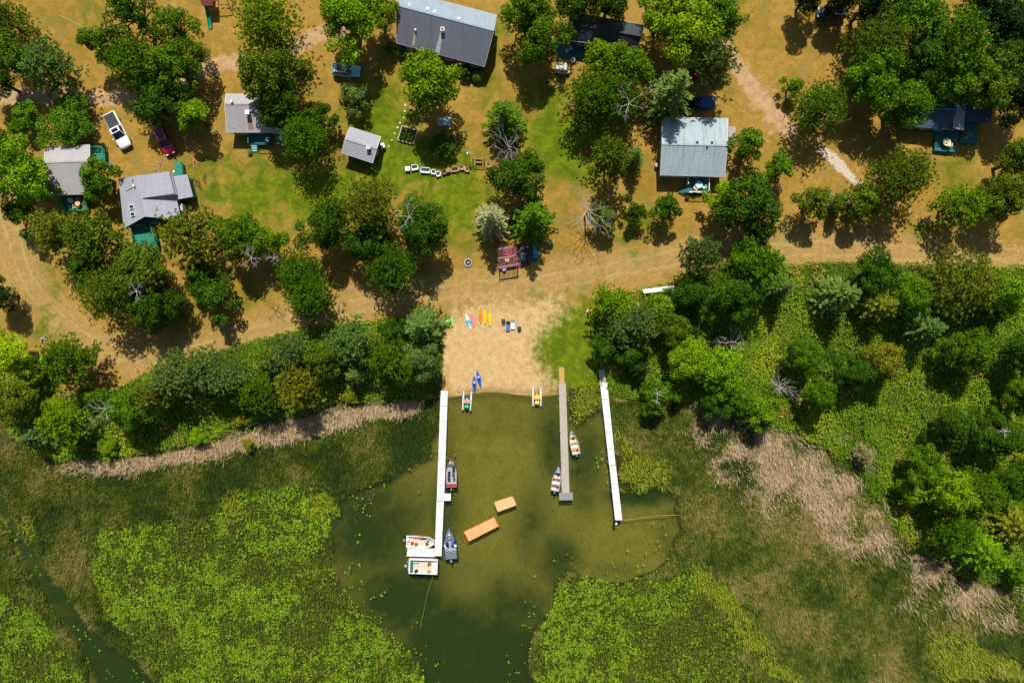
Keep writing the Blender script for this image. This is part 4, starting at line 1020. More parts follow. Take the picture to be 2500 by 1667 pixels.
for i, k in ((1, .35), (1, .7)): window(t, cm_[2], cm_[1], k, 1.0, .9, 1.0, off)
for k in (.2, .5, .85): window(t, cm_[3], cm_[2], k, 1.2, 1.0, .9, off)
dk = deck(t, off, [(317, 548), (372, 541), (383, 588), (333, 597)], 1.3, GREEND, [[(319, 556), (336, 597)], [(372, 541), (383, 588)]])
stairs(dk, off, (336, 597), (384, 589), (349, 631), (390, 624), 1.3, .15, 8, GREEND)
railing(dk, off, [W(336, 597, .9), W(350, 629, .4)], .35, GREEND)
dk = deck(t, off, [(427, 404), (446, 402), (450, 430), (424, 430)], .9, GREEND, [[(446, 402), (452, 428)]], 0, 'porch')
stairs(dk, off, (427, 404), (446, 402), (425, 396), (443, 394), .9, .1, 3, GREEND)
# middle cabin
t, off, c = gable_house('cabin', 'middle cabin half under the olive tree with teal deck and white round table', [(552, 229.6), (703, 229), (702, 323), (553, 323.5)], [(548.5, 254.5), (703, 254)], 2.6, 4.0, G1, WALLT, 'cabin', (2, 1, 3, 1))
tr = (W(548.5, 254.5, 4.0), W(703, 254, 4.0), W(553, 323.5, 2.6))
pane_on(t, off, tr, 564, 247, .18, .3, WHITE); pane_on(t, off, tr, 603, 274, .28, .8, BRICK, 'chimney', (1.25, WHITE))
streak(t, off, tr, (605, 286), (614, 316), .2, .5, mat('rusty_leaves', (.33, .17, .10), .9, .5, 9), 'leaf_litter')
dk = deck(t, off, [(611, 322), (661, 322), (661, 353), (611, 354)], .8, TEALD, [[(611, 326), (611, 354)], [(627, 354), (661, 353), (661, 326)]])
stairs(dk, off, (613, 354), (627, 354), (614, 371), (628, 371), .8, .1, 4, AQUA)
# shed
t, off, c = gable_house('shed', 'small tilted grey shed with a white roof vent on the green lawn', [(854.6, 310), (930, 334), (910, 398.5), (834.7, 373.7)], [(842.3, 339.5), (920, 363.5)], 2.5, 3.3, G6, WALLG, 'shed', (1, 1, 1, 1), (1, .5))
tr = (W(842.3, 339.5, 3.3), W(920, 363.5, 3.3), W(834.7, 373.7, 2.5))
pane_on(t, off, tr, 899, 359, .3, .55, WHITE, 'chimney', (1.2, LGREY)); pane_on(t, off, tr, 903, 366, .12, .4, BLACK)
p = W(935, 356, .6); MB().box((p.x, p.y, .5), (.6, .75, .8), .3).build('cooling_unit', WHITE, t, off=off)
# lodge
t, off, c = gable_house('lodge', 'long dark-roofed lodge at the top with white vents and streaked chimneys', [(980, -24), (1213, 37), (1183, 163.5), (968, 106)], [(968, 13), (1206, 75.5)], 3.0, 4.9, G3, WALLB, 'lodge', (3, 1, 6, 2), (2, .1), G3L, mat('pale_violet_gutter', (.42, .36, .52), .5, .1))
NW, NE, RW_, RE_ = W(980, -24, 3.0), W(1213, 37, 3.0), W(968, 13, 4.9), W(1206, 75.5, 4.9)
q = MB(); u = Vector((0, 0, .015)); slab(q, [NW+u, RW_+u, RE_+u, NE+u], .01); q.build('sunlit_north_slope', G3L, t, off=off)  # thin sheet over the north slope, its sunlit brightness painted in the colour
trS = (RW_, RE_, W(1183, 163.5, 3.0)); trN = (NW, NE, RE_)
pane_on(t, off, trS, 1080, 71, .3, .7, WHITE, 'chimney', (.6, BLACK)); pane_on(t, off, trS, 1014, 73, .14, .45, CREAM, 'roof_vent')
streak(t, off, trS, (1078.5, 78), (1067, 130), .22, .42, STAIN); streak(t, off, trS, (1013, 80), (1009, 112), .12, .24, STAIN2)
for x, y in ((1044, 24), (1061, 31.5), (1121, 48), (1000, 15)): pane_on(t, off, trN, x, y, .2, .25, WHITE)
p = W(1126, 2, .5)
# dark house under trees
t, off, c = gable_house('house', 'dark-roofed house buried in trees at the top with a shaded patio', [(1391, 28), (1575, 62), (1557, 121), (1381, 98)], [(1387, 58), (1566, 88)], 2.8, 4.4, G7, WALLG, 'house', (2, 1, 3, 1))
q = [W(1455, 100, 3.1), W(1482, 72, 4.0), W(1500, 84, 3.9), W(1505, 112, 3.0)]
mb = MB(); slab(mb, [q[0], q[3], q[2], q[1]], .12); mb.build('cross_gable', G1, t, off=off)
deck(t, off, [(1358, 100), (1383, 98), (1424, 112), (1424, 146), (1358, 134)], .35, TEALD, [], 0, 'patio') if False else deck(t, off, [(1362, 103), (1426, 112), (1422, 146), (1358, 134)], .35, TEALD, [], 0, 'patio')
# white-roofed house
t, off, c = gable_house('house', 'square house with pale blue-white roof and a white railed deck', [(1617, 286), (1777.5, 289), (1769.5, 432), (1612, 427.5)], [(1616, 352), (1776.5, 355.5)], 2.8, 4.6, G4, WALLW, 'house', (3, 2, 3, 2), (2, .45))
trN = (W(1617, 286, 2.8), W(1777.5, 289, 2.8), W(1616, 352, 4.6)); trS = (W(1616, 352, 4.6), W(1776.5, 355.5, 4.6), W(1612, 427.5, 2.8))
a = [W(1617, 286, 2.8), W(1616, 352, 4.6), W(1776.5, 355.5, 4.6), W(1777.5, 289, 2.8)]
for x, y in ((1649, 347), (1702, 348.5), (1738, 349.5)): pane_on(t, off, trN, x, y, .17, .2, BLACK)
pane_on(t, off, trS, 1727, 358, .13, .2, BLACK)
dk = deck(t, off, [(1677, 430), (1728, 431), (1727, 471), (1675, 470)], .8, TEALD)
railing(dk, off, [W(1677, 436, .8), W(1677, 452, .8)], .8, WHITE); railing(dk, off, [W(1680, 471, .8), W(1727, 471, .8), W(1728, 434, .8)], .8, WHITE)
stairs(dk, off, (1675, 461), (1675, 471), (1656, 461), (1656, 471), .8, .1, 5, TEALD)
deck(t, off, [(1779, 309), (1796, 310), (1796, 345), (1779, 345)], .5, WOOD, [], 1, 'side_porch')
p = W(1604, 403, .9); MB().cyl((p.x, p.y, 0), .3, .9, 12).build('gas_tank', LGREY, t, off=off)
# right cabin
t, off, c = gable_house('cabin', 'navy-roofed cabin at the upper right under big trees with teal decks', [(2212, 235), (2335, 245), (2332, 318), (2205, 307)], [(2240, 262), (2334, 268)], 2.7, 3.8, G5, WALLG, 'cabin', (2, 1, 3, 1), None, LBLUE, LBLUE)
q = [W(2331, 240, 3.7), W(2356, 276, 3.4), W(2353, 319, 2.6), W(2327, 313, 3.3)]
mb = MB(); slab(mb, [q[0], q[3], q[2], q[1]], .12); mb.build('porch_gable', G1, t, off=off)
q = [W(2340, 246, 3.0), W(2426, 252, 3.0), W(2419, 298, 2.5), W(2357, 294, 2.5)]
mb = MB(); slab(mb, [q[0], q[3], q[2], q[1]], .13); mb.build('wing_roof', G5, t, off=off); walls_for(t, q, lambda v: 2.3, WALLG, off, .3)
rt = (W(2340, 246, 3.0), W(2426, 252, 3.0), W(2357, 294, 2.5)); pane_on(t, off, rt, 2355, 274, .13, .3, WHITE)
deck(t, off, [(2285, 318), (2342, 318), (2331, 372), (2282, 368)], .7, TEALD, [])
deck(t, off, [(2358, 296), (2386, 298), (2384, 351), (2342, 348)], .6, TEALD, [])

# ------------------------------------------------------------------ vehicles (local x = forward)
def car(name, label, body, px, py, ang, L=4.7, Wd=1.9, Ht=1.65, kind='suv', roofm=None):
    """ang = photo direction of the nose in degrees, 0 right, 90 up"""
    p = W(px, py, 1.0); t = thing(name, label, {'suv': 'car', 'pickup': 'pickup truck'}[kind], (p.x, p.y, 0), math.radians(ang))
    def sec(x, w, z0, z1, rr=.12):
        return [Vector((x, y, z)) for y, z in ((-w*.9, z0), (-w, z0+.2), (-w, z1-rr), (-w+rr, z1), (w-rr, z1), (w, z1-rr), (w, z0+.2), (w*.9, z0))]
    h = L/2; w_ = Wd/2; b = 1.0
    if kind == 'suv': st = [(-h, .80, .5, .95), (-h+.12, .93, .32, 1.0), (-h*.5, 1, .25, b), (0, 1, .25, b), (h*.45, 1, .25, b), (h*.6, .98, .27, .95), (h-.35, .92, .3, .85), (h-.08, .80, .38, .72), (h, .66, .45, .62)]
    else: st = [(-h, .90, .5, 1.0), (-h+.06, .97, .4, 1.05), (-h*.5, 1, .35, 1.07), (0, 1, .35, 1.07), (h*.4, 1, .35, 1.08), (h*.6, .99, .35, 1.06), (h-.3, .93, .38, 1.0), (h-.06, .84, .45, .88), (h, .72, .5, .76)]
    mb = MB(); mb.loft([sec(x, w_*k, z0, z1) for x, k, z0, z1 in st]); bd = mb.build('body', body, t, True)
    x0, x1 = (-h+.1, h*.42) if kind == 'suv' else (-h*.02-.35, h*.48)
    tx0, tx1 = (x0+.35, x1-.85) if kind == 'suv' else (x0+.2, x1-.8)
    zb = 1.0 if kind == 'suv' else 1.07; bw, tw = w_*.95, w_*.74; zt = Ht if kind == 'suv' else 1.82
    B = [Vector((x0, -bw, zb-.03)), Vector((x1, -bw*.95, zb-.03)), Vector((x1, bw*.95, zb-.03)), Vector((x0, bw, zb-.03))]
    T = [Vector((tx0, -tw, zt)), Vector((tx1, -tw, zt)), Vector((tx1, tw, zt)), Vector((tx0, tw, zt))]
    mb = MB(); mb.add(B+T, [(0, 1, 5, 4), (1, 2, 6, 5), (2, 3, 7, 6), (3, 0, 4, 7), (4, 5, 6, 7)]); mb.build('cab', body, t)
    def g(nm, a, b_, c_, d_, m=GLASS, i=.09, out=.015):
        cc = (a+b_+c_+d_)/4; nn = (b_-a).cross(d_-a).normalized()*out
        q = [lerp(v, cc, i)+nn for v in (a, b_, c_, d_)]; m2 = MB(); m2.add(q+[v-nn*2 for v in q], [(0, 1, 2, 3), (7, 6, 5, 4), (0, 4, 5, 1), (1, 5, 6, 2), (2, 6, 7, 3), (3, 7, 4, 0)]); m2.build(nm, m, t)
    g('windshield', B[1], B[2], T[2], T[1]); g('rear_window', B[3], B[0], T[0], T[3]); g('side_window', B[0], B[1], T[1], T[0], GLASS, .14); g('side_window', B[2], B[3], T[3], T[2], GLASS, .14)
    rl = MB().add([v+Vector((0, 0, .02)) for v in T]+[v-Vector((0, 0, .03)) for v in T], [(0, 1, 2, 3), (7, 6, 5, 4), (0, 4, 5, 1), (1, 5, 6, 2), (2, 6, 7, 3), (3, 7, 4, 0)]).build('roof_panel', roofm or body, t)
    cx = (tx0+tx1)/2+.05; MB().box((cx, 0, zt+.03), ((tx1-tx0)*.62, tw*1.35, .03)).build('sunroof', GLASS, t)
    for x in (-h*.62, h*.62):
        for y in (-1, 1):
            mb = MB(); rr = .36; mb.loft([[Vector((x+q*math.cos(k*math.pi/8), y*(w_-.22+dy), .36+q*math.sin(k*math.pi/8))) for k in range(16)] for q, dy in ((rr*.9, 0), (rr, .03), (rr, .2), (rr*.85, .235))]); wl = mb.build('wheel', BLACK, t)
            mb = MB(); mb.loft([[Vector((x+.2*math.cos(k*math.pi/6), y*(w_+dy), .36+.2*math.sin(k*math.pi/6))) for k in range(12)] for dy in (-.02, .03)]); mb.build('rim', METAL, wl)
    for y in (-1, 1):
        MB().box((h-.16, y*w_*.62, .72), (.2, .36, .14), 0).build('headlight', WPLAS, t)
        MB().box((-h+.03, y*w_*.78, .85), (.08, .2, .2)).build('taillight', RED, t)
        MB().box((x1-.35, y*(w_+.1), zb+.05), (.14, .24, .16)).build('mirror', body, t)
    MB().box((h-.02, 0, .52), (.14, w_*1.5, .2)).build('bumper', BLACK, t)
    for y in (-1, 1):
        if kind == 'suv': MB().box(((tx0+tx1)/2, y*tw*.93, zt+.06), ((tx1-tx0)*.9, .05, .04)).build('roof_rail', METAL, t)
    return t, x0, w_, h
t, x0, w_, h = car('pickup_truck', 'white pickup with ribbed dark bed cover parked on the dry grass', WPLAS, 285, 318, -62, 6.2, 2.05, 1.8, 'pickup')
mb = MB(); Lb = x0+h-.25
for i in range(22): mb.box((-h+.16+Lb*(i+.5)/22, 0, 1.095), (Lb/22*.8, w_*1.72, .05))
mb.build('bed_cover', DGREY, t)
car('parked_car', 'dark red car parked in dappled tree shade on the left', RED, 401, 344, -66, 4.7, 1.9)
car('parked_car', 'pale blue car with big sunroof parked under the huge tree', mat('pale_blue_paint', (.28, .58, .78), .3, .05, 3, 0, .5), 845, 171, -6, 4.5, 1.9)
t, x0, w_, h = car('pickup_truck', 'dark blue pickup parked north of the white-roofed house', NAVY, 1702, 251, 182, 5.8, 2.0, 1.8, 'pickup')
MB().box(((-h+x0)/2, 0, 1.1), (x0+h-.3, w_*1.75, .05)).build('bed_cover', mat('blue_tarp', (.02, .08, .22), .5, .3, 4), t)
car('parked_car', 'dark car hidden in deep tree shade at the top edge', DGREY, 2032, 30, 178, 4.6, 1.9)
def golf_cart():
    p = W(1374, 163, 1.8); t = thing('golf_cart', 'small golf cart with a cream roof beside the dark house patio', 'golf cart', (p.x, p.y, 0), math.radians(-8))
    mb = MB(); mb.loft([[Vector((x, y*k, z)) for y, z in ((-.6, .25), (-.62, .7), (-.5, .8), (.5, .8), (.62, .7), (.6, .25))] for x, k in ((-1.2, .9), (-1.1, 1), (.3, 1), (1.0, .9), (1.25, .7))]); mb.build('body', CREAM, t)
    mb = MB(); mb.loft([[Vector((x, y*k, z)) for y, z in ((-.62, 1.85), (-.55, 1.93), (.55, 1.93), (.62, 1.85))] for x, k in ((-1.0, .9), (-.9, 1), (.5, 1), (.62, .9))]); mb.build('canopy', mat('cream_canopy', (.8, .74, .58), .5, .05), t)
    for x in (-.9, .5):
        for y in (-.52, .52): MB().beam((x+(.15 if x > 0 else 0), y, .7), (x, y, 1.86), .04, .04).build('canopy_post', BLACK, t)
    MB().box((-.35, 0, .9), (.5, 1.1, .14)).box((-.62, 0, 1.15), (.12, 1.1, .45)).build('seat', CREAM, t)
    MB().add([(.72, -.5, .8), (.72, .5, .8), (.55, .5, 1.8), (.55, -.5, 1.8), (.74, -.5, .8), (.74, .5, .8), (.57, .5, 1.8), (.57, -.5, 1.8)], [(0, 1, 2, 3), (7, 6, 5, 4), (0, 4, 5, 1), (2, 6, 7, 3)]).build('windshield', GLASS, t)
    for x in (-.8, .85):
        for y in (-.6, .6): MB().loft([[Vector((x+.23*math.cos(k*math.pi/6), y+dy, .23+.23*math.sin(k*math.pi/6))) for k in range(12)] for dy in (-.09, .09)]).build('wheel', BLACK, t)
golf_cart()

# ------------------------------------------------------------------ docks
def dock(name, label, quads, z, m, cat='dock', posts=(), across=True, bw=.3, pm=METAL, gm=None):
    """quads = list of (part name, [4 px points], material, board width)"""
    q0 = quads[0][1]; c = W(sum(p[0] for p in q0)/4, sum(p[1] for p in q0)/4, 0); off = (c.x, c.y, 0); t = thing(name, label, cat, off)
    for nm, q, mm, b in quads:
        zz = z-.006*quads.index((nm, q, mm, b)); A, B, C, D = [W(*p, zz) for p in q]; mb = MB(); n = max(1, int((D-A).length/b))
        for i in range(n):
            t0, t1 = (i+.015)/n, (i+1-.02*min(1, .3/b)*2)/n; slab(mb, [lerp(A, D, t0), lerp(A, D, t1), lerp(B, C, t1), lerp(B, C, t0)], .05)
        o = mb.build(nm, mm, t, off=off); fr = MB()
        for a, d in ((A, D), (B, C)): fr.beam(a-Vector((0, 0, .12)), d-Vector((0, 0, .12)), .06, .14)
        fr.build('frame', gm or LGREY, o, off=off)
    for x, y in posts: p = W(x, y, z+.4); MB().tube([(p.x, p.y, -1.3), (p.x, p.y, z+.38)], .045, 6).build('post', pm, t, off=off)
    return t
dock('dock', 'long white dock on the left with an L-shaped end and a small side platform', [
 ('walkway', [(1076, 953), (1093, 953), (1084, 1222), (1066.5, 1222)], DOCKW, 2.4), ('walkway', [(1066, 1222.5), (1083.5, 1222.5), (1077.5, 1357), (1061.5, 1357)], DOCKW, 2.4),
 ('end_platform', [(993.5, 1338), (993, 1357), (1061, 1359), (1061, 1339)], DOCKW, 2.2), ('side_platform', [(1085, 1204), (1100.5, 1204.5), (1100, 1222.5), (1084.5, 1222)], DOCKW, 1.2),
 ('ramp', [(1080, 921), (1092, 921), (1092, 953), (1079, 953)], WOODL, .2)], .42, WHITE, posts=[(1071, 1050), (1094, 990), (1070, 1120), (1066, 1205), (1087, 1075), (1064, 1260), (1079, 1300), (992, 1358), (1078, 1362), (993, 1340)])
dock('dock', 'weathered plank dock in the middle with a short cross end', [
 ('walkway', [(1364.5, 936), (1381, 934), (1390, 1202), (1372, 1203)], WOOD, .16), ('end_platform', [(1365, 1203.5), (1365.5, 1221), (1399, 1220), (1398, 1202.5)], mat('grey_planks', (.27, .27, .25), .85, .25, 8), .22),
 ('ramp', [(1365, 896), (1376.5, 896), (1378, 934), (1366, 936)], WOODL, .2)], .42, WOOD, posts=[(1363, 975), (1383, 985), (1366, 1055), (1386, 1060), (1371, 1130), (1390, 1130), (1366, 1222)], gm=WOOD)
dock('dock', 'long white dock on the right with a dark wooden ramp', [
 ('walkway', [(1465, 934), (1482, 933), (1502.5, 1135), (1487.5, 1136)], DOCKW, 2.4), ('walkway', [(1488, 1136.5), (1503, 1135.5), (1519, 1269), (1502, 1270)], DOCKW, 2.4),
 ('ramp', [(1462, 902), (1476, 902), (1479, 933), (1465, 934)], WOOD, .2)], .42, WHITE, posts=[(1471, 1000), (1482, 1113), (1494, 1202), (1514, 1202), (1517, 1234)])
p = W(1502, 1273, .8); t = thing('outboard_motor', 'small black and white motor hanging at the end of the right dock', 'motor', (p.x, p.y, 0))
MB().box((0, 0, .75), (.45, .35, .4), .4, 0, .8).build('cowling', BLACK, t); MB().box((.15, -.3, .8), (.3, .3, .12), .3).build('cap', WPLAS, t); MB().tube([(0, 0, .6), (0, .05, -.6)], .07).build('shaft', BLACK, t)
def raft(label, q, m, rim, fl=False):
    P = [W(*p, .12) for p in q]; c = sum(P, Vector())/4; off = (c.x, c.y, 0); t = thing('swim_raft', label, 'raft', off)
    P = [p-Vector((0, 0, 0)) for p in P]; mb = MB(); rr = []
    for i in range(4):
        a, b, d = P[i-1], P[i], P[(i+1) % 4]; k = .35
        for s in (1, .3, 0): rr.append(b+(a-b).normalized()*k*s*(.4 if s == .3 else 1)+(d-b).normalized()*k*(0 if s == 1 else .05 if s == .3 else 1)) if fl else None
        if not fl: rr.append(b)
    lo = [Vector((v.x, v.y, -.35)) for v in rr]; n = len(rr); mb.add([Vector((v.x, v.y, .1)) for v in rr]+lo, [tuple(range(n)), tuple(reversed(range(n, 2*n)))]+[(i, i+n, (i+1) % n+n, (i+1) % n) for i in range(n)]); mb.build('hull', rim, t, off=off)
    mb = MB(); cc = c; nb = 10
    A, B, C, D = [lerp(v, cc, .07) for v in P]
    for i in range(nb): slab(mb, [lerp(A, D, (i+.02)/nb)+Vector((0, 0, .03)), lerp(A, D, (i+.96)/nb)+Vector((0, 0, .03)), lerp(B, C, (i+.96)/nb)+Vector((0, 0, .03)), lerp(B, C, (i+.02)/nb)+Vector((0, 0, .03))], .05)
    mb.build('deck_boards', m, t, off=off)
    if fl:
        for v in P: e = lerp(v, cc, .06); MB().tube([(e.x-.12, e.y, .13), (e.x, e.y, .2), (e.x+.12, e.y, .13)], .025).build('cleat', METAL, t, off=off)
    return t
raft('smaller rounded orange swim raft nearer the middle dock', [(1206, 1226), (1215, 1250), (1261, 1233), (1252, 1211)], mat('tan_raft_deck', (.72, .45, .22), .8, .12, 8), mat('yellow_orange_rim', (.85, .42, .08), .5, .1), True)
raft('longer sharp-cornered orange swim raft nearer the left dock', [(1132, 1298), (1144, 1322), (1218, 1284), (1207, 1262)], RAFT, mat('orange_red_rim', (.80, .22, .06), .5, .1))
a, b = W(1519, 1270, WZ+.05), W(1656, 1257, WZ+.05)
o = MB().tube([a, lerp(a, b, .3)+Vector((0, .12, 0)), lerp(a, b, .7)+Vector((0, .2, 0)), b], .05, 6).build('floating_boom', mat('orange_brown_boom', (.42, .22, .05), .7, .3, 6)); tag(o, 'thin orange-brown boom floating from the end of the right dock', 'boom')
a = [W(1058, 1404, WZ+.01), W(1043, 1450, WZ), W(1033, 1500, WZ), W(1026, 1530, WZ)]
o = MB().tube(a, .04, 5).build('mooring_rope', mat('olive_rope', (.17, .18, .03), .8, .2)); tag(o, 'thin olive rope trailing in the water below the pontoon boat', 'rope')

# ------------------------------------------------------------------ boats (local x = bow)
def hull(t, L, Wd, hz, m, rim, floor, fz=.12, blunt=.55, sternw=.9, pw=2.0, rimw=.09, keel=.35):
    n = 15; out = []; st = []
    for i in range(n):
        u = i/(n-1); x = -L/2+L*u
        w_ = Wd/2*(1-max(0, (u-blunt)/(1-blunt))**pw)*(sternw+(1-sternw)*min(1, u/.4)); st.append((x, max(w_, .02), u))
    rings = []
    for x, w_, u in st:
        s = hz*(.0+.25*max(0, u-.6)); rings.append([Vector((x, y*w_, z+s)) for y, z in ((-1, hz), (-.92, hz*.45), (-.6, -keel*.6*(1-u**4)), (0, -keel*(1-u**4)), (.6, -keel*.6*(1-u**4)), (.92, hz*.45), (1, hz))])
    mb = MB(); mb.loft(rings, cap=False, closed=False); mb.add(rings[0], [tuple(range(7))]); mb.build('hull', m, t, True)
    mb = MB()
    for sgn in (-1, 1):
        rr = []
        for x, w_, u in st:
            z = hz+hz*.25*max(0, u-.6); wi = max(0, w_-rimw); rr.append([Vector((x, sgn*(w_+.03), z-.03)), Vector((x, sgn*(w_+.03), z+.03)), Vector((x, sgn*wi, z+.03)), Vector((x, sgn*wi, z-.05))])
        mb.loft(rr)
    mb.box((-L/2+.04, 0, hz), (.12, Wd*sternw*.98, .08)); mb.build('gunwale', rim, t)
    mb = MB(); pts = [(x, max(0, w_-rimw*.9)) for x, w_, u in st if u < .97]
    up = [Vector((x, w_, fz)) for x, w_ in pts]; dn = [Vector((x, -w_, fz)) for x, w_ in reversed(pts)]
    poly = dn+up if False else [Vector((x, -w_, fz)) for x, w_ in pts]+list(reversed(up)); mb.add(poly, [tuple(range(len(poly)))])
    for sgn in (-1, 1):
        for (xa, wa), (xb, wb) in zip(pts[:-1], pts[1:]): mb.add([(xa, sgn*wa, fz), (xb, sgn*wb, fz), (xb, sgn*(wb+.03), hz), (xa, sgn*(wa+.03), hz)], [(0, 1, 2, 3)])
    mb.box((-L/2+.1, 0, (fz+hz)/2), (.06, Wd*sternw*.9, hz-fz)); mb.build('floor', floor, t)
    def wd(x):
        u = (x+L/2)/L; return Wd/2*(1-max(0, (u-blunt)/(1-blunt))**pw)*(sternw+(1-sternw)*min(1, u/.4))
    return wd
def motor(t, x, m=BLACK, z=.6, s=1.0, y=0):
    o = MB().loft([[Vector((x+dx*s, y+yy*s, z+zz)) for dx, yy in ((-.22, -.13), (-.28, 0), (-.22, .13), (.16, .15), (.2, 0), (.16, -.15))] for zz in (0, .28)]).build('motor', m, t)
    MB().box((x-.06, y, z+.3), (.28*s, .2*s, .06), 0, 0, .7).build('motor_cap', LGREY, o); MB().tube([(x-.05, y, z), (x-.1, y, -.5)], .06).build('shaft', BLACK, o)
def seat(t, x, y, m, back=0, z=.45, s=.42, name='seat'):
    o = MB().box((x, y, z), (s, s, .1), back, 0, .9).build(name, m, t); bx = Vector((-s*.5, 0, 0)); bx.rotate(Matrix.Rotation(back, 3, 'Z'))
    MB().box((x+bx.x, y+bx.y, z+.22), (.09, s*.95, .4), back).build('backrest', m, o); MB().cyl((x, y, .1), .05, z-.14, 8).build('pedestal', BLACK, o)
def deckpoly(t, wd, x0, x1, z, m, name, k=.86, hh=.06):
    n = 6; xs = [x0+(x1-x0)*i/n for i in range(n+1)]; top = [Vector((x, -wd(x)*k, z)) for x in xs]+[Vector((x, wd(x)*k, z)) for x in reversed(xs)]
    mb = MB(); slab(mb, list(reversed(top)), hh) if False else slab(mb, top, hh); return mb.build(name, m, t)
def boat(name, label, cat, px, py, ang, z=.3): p = W(px, py, z); return thing(name, label, cat, (p.x, p.y, WZ+.02), math.radians(ang))
# red and grey bass boat
t = boat('bass_boat', 'red and grey bass boat tied to the right side of the left dock', 'motor boat', 1101.5, 1152, 91)
MG = mat('grey_boat_carpet', (.15, .17, .17), .95, .15, 7); LG = mat('pale_boat_floor', (.36, .38, .35), .9, .1, 7)
wd = hull(t, 5.0, 1.95, .52, mat('dark_red_hull', (.08, .015, .02), .3, .2), mat('red_gunwale', (.16, .025, .03), .35, .2), LG, .18, .40, .92, 1.9, .08)
deckpoly(t, wd, .95, 2.42, .46, MG, 'bow_deck', .8); deckpoly(t, wd, -2.3, -1.95, .46, RED, 'stern_deck', .85)
MB().box((2.0, 0, .49), (.06, .62, .02)).build('hatch_trim', BLACK, t); MB().box((1.05, .1, .5), (.07, .7, .03)).build('hatch_trim', BLACK, t)
MB().cyl((1.5, .12, .47), .12, .08, 12).build('pedestal_cap', WPLAS, t); MB().cyl((1.5, -.38, .47), .13, .06, 14).build('bait_lid', YELLOW, t)
MB().box((.55, -.42, .55), (.5, .42, .45)).build('console', NAVY, t)
seat(t, -.15, -.35, TEAL); seat(t, -.1, .35, NAVY); seat(t, -.95, .4, NAVY, .2); MB().box((-1.2, -.45, .3), (.5, .35, .2)).build('tackle_box', DGREY, t); motor(t, -2.72)
# navy bass boat
t = boat('bass_boat', 'navy bass boat with blue and white seats at the end of the left dock', 'motor boat', 1098.5, 1324, 95)
wd = hull(t, 5.4, 2.25, .55, NAVY, mat('navy_gunwale', (.02, .035, .07), .3, .2), LG, .18, .42, .94, 1.8, .16)
NG = mat('blue_grey_carpet', (.13, .17, .20), .95, .15, 7); deckpoly(t, wd, .35, 2.45, .46, NG, 'bow_deck', .78); deckpoly(t, wd, -2.5, -1.35, .46, NG, 'stern_deck', .8)
MB().box((1.0, 0, .5), (1.1, .45, .05), 0, 0, .9).build('hatch', MGREY, t); MB().box((.8, 0, .49), (.05, 1.7, .03)).build('hatch_trim', BLACK, t); MB().cyl((1.3, 0, .53), .13, .07, 12).build('pedestal_cap', WPLAS, t)
for y, m in ((-.45, BLUE), (.5, NAVY)): seat(t, -.15, y, m, .2 if y > 0 else -.3, .5, .55)
MB().box((-.6, .75, .6), (.7, .22, .12), .5).build('side_cushion', WPLAS, t); MB().box((-.55, -.85, .6), (.4, .35, .12), .2).build('side_cushion', WPLAS, t)
MB().box((.0, -.85, .62), (.45, .3, .3)).build('console', BLACK, t); motor(t, -2.85, s=1.2)
# beige fishing boat
t = boat('fishing_boat', 'white deep fishing boat with beige floor above the dock end platform', 'motor boat', 1029, 1322, -2)
wd = hull(t, 4.85, 1.95, .62, WPLAS, WPLAS, CARPET, .2, .55, .95, 2.1, .12)
MB().box((-.3, .78, .5), (2.2, .22, .3)).build('side_bench', mat('salmon_cushion', (.6, .36, .33), .8, .1), t); MB().box((.5, .62, .6), (1.6, .08, .2)).build('side_rail', BLACK, t)
MB().box((1.0, .42, .5), (.45, .3, .45)).build('console', LGREY, t)
for x, y, m, a_ in ((-1.45, -.25, RED, .1), (-.8, -.4, WOODB, -.2), (.95, -.25, mat('purple_seat', (.12, .07, .18), .7), .3)): seat(t, x, y, m, a_, .5, .38)
MB().tube([(1.9, -.1, .72), (2.3, 0, .74), (1.9, .2, .72)], .03).build('bow_rail', BLACK, t); motor(t, -2.72, mat('blue_motor', (.06, .16, .35), .4), .6, 1.0, .25)
MB().box((-2.2, .35, .6), (.35, .5, .16)).build('battery_box', WPLAS, t); o = MB().tube([(-1.2, 1.12, .75), (.9, 1.02, .8)], .04).build('trolling_pole', mat('brown_pole', (.3, .12, .07), .5), t)
# pontoon
t = boat('pontoon_boat', 'white railed pontoon boat with beige deck and brown chairs', 'pontoon boat', 1033, 1381, -2)
for y in (-.9, .9): MB().loft([[Vector((x, y+.3*k*math.cos(a*math.pi/6), .05+.3*k*math.sin(a*math.pi/6))) for a in range(12)] for x, k in ((-2.3, .6), (-2.2, 1), (1.8, 1), (2.3, .5), (2.45, .1))]).build('pontoon', METAL, t)
MB().box((0, 0, .42), (4.75, 2.35, .12)).build('deck', CARPET, t)
mb = MB(); 
for a, b in (((-2.2, -1.1), (2.35, -1.1)), ((2.35, -1.1), (2.35, 1.1)), ((2.35, 1.1), (-2.2, 1.1)), ((-2.2, 1.1), (-2.2, -1.1))): mb.beam((*a, .78), (*b, .78), .08, .58)
mb.box((1.95, 0, .5), (.75, 2.1, .05)); mb.build('railing', WHITE, t)
mb = MB(); mb.box((-1.85, -.05, .66), (.42, 1.9, .36)).box((-1.2, .85, .66), (1.0, .35, .36)); mb.build('bench', TEAL, t); MB().box((-2.08, 0, .95), (.12, 1.9, .35)).build('bench_back', WHITE, t); MB().box((-1.2, .66, .86), (.9, .12, .05)).build('bench_trim', WHITE, t)
for x, y, a_, m in ((1.05, .48, -.4, WOODB), (1.05, -.72, .2, mat('tan_seat', (.45, .27, .12), .8)), (-1.0, -.72, .5, BLACK)): seat(t, x, y, m, a_, .8, .42)
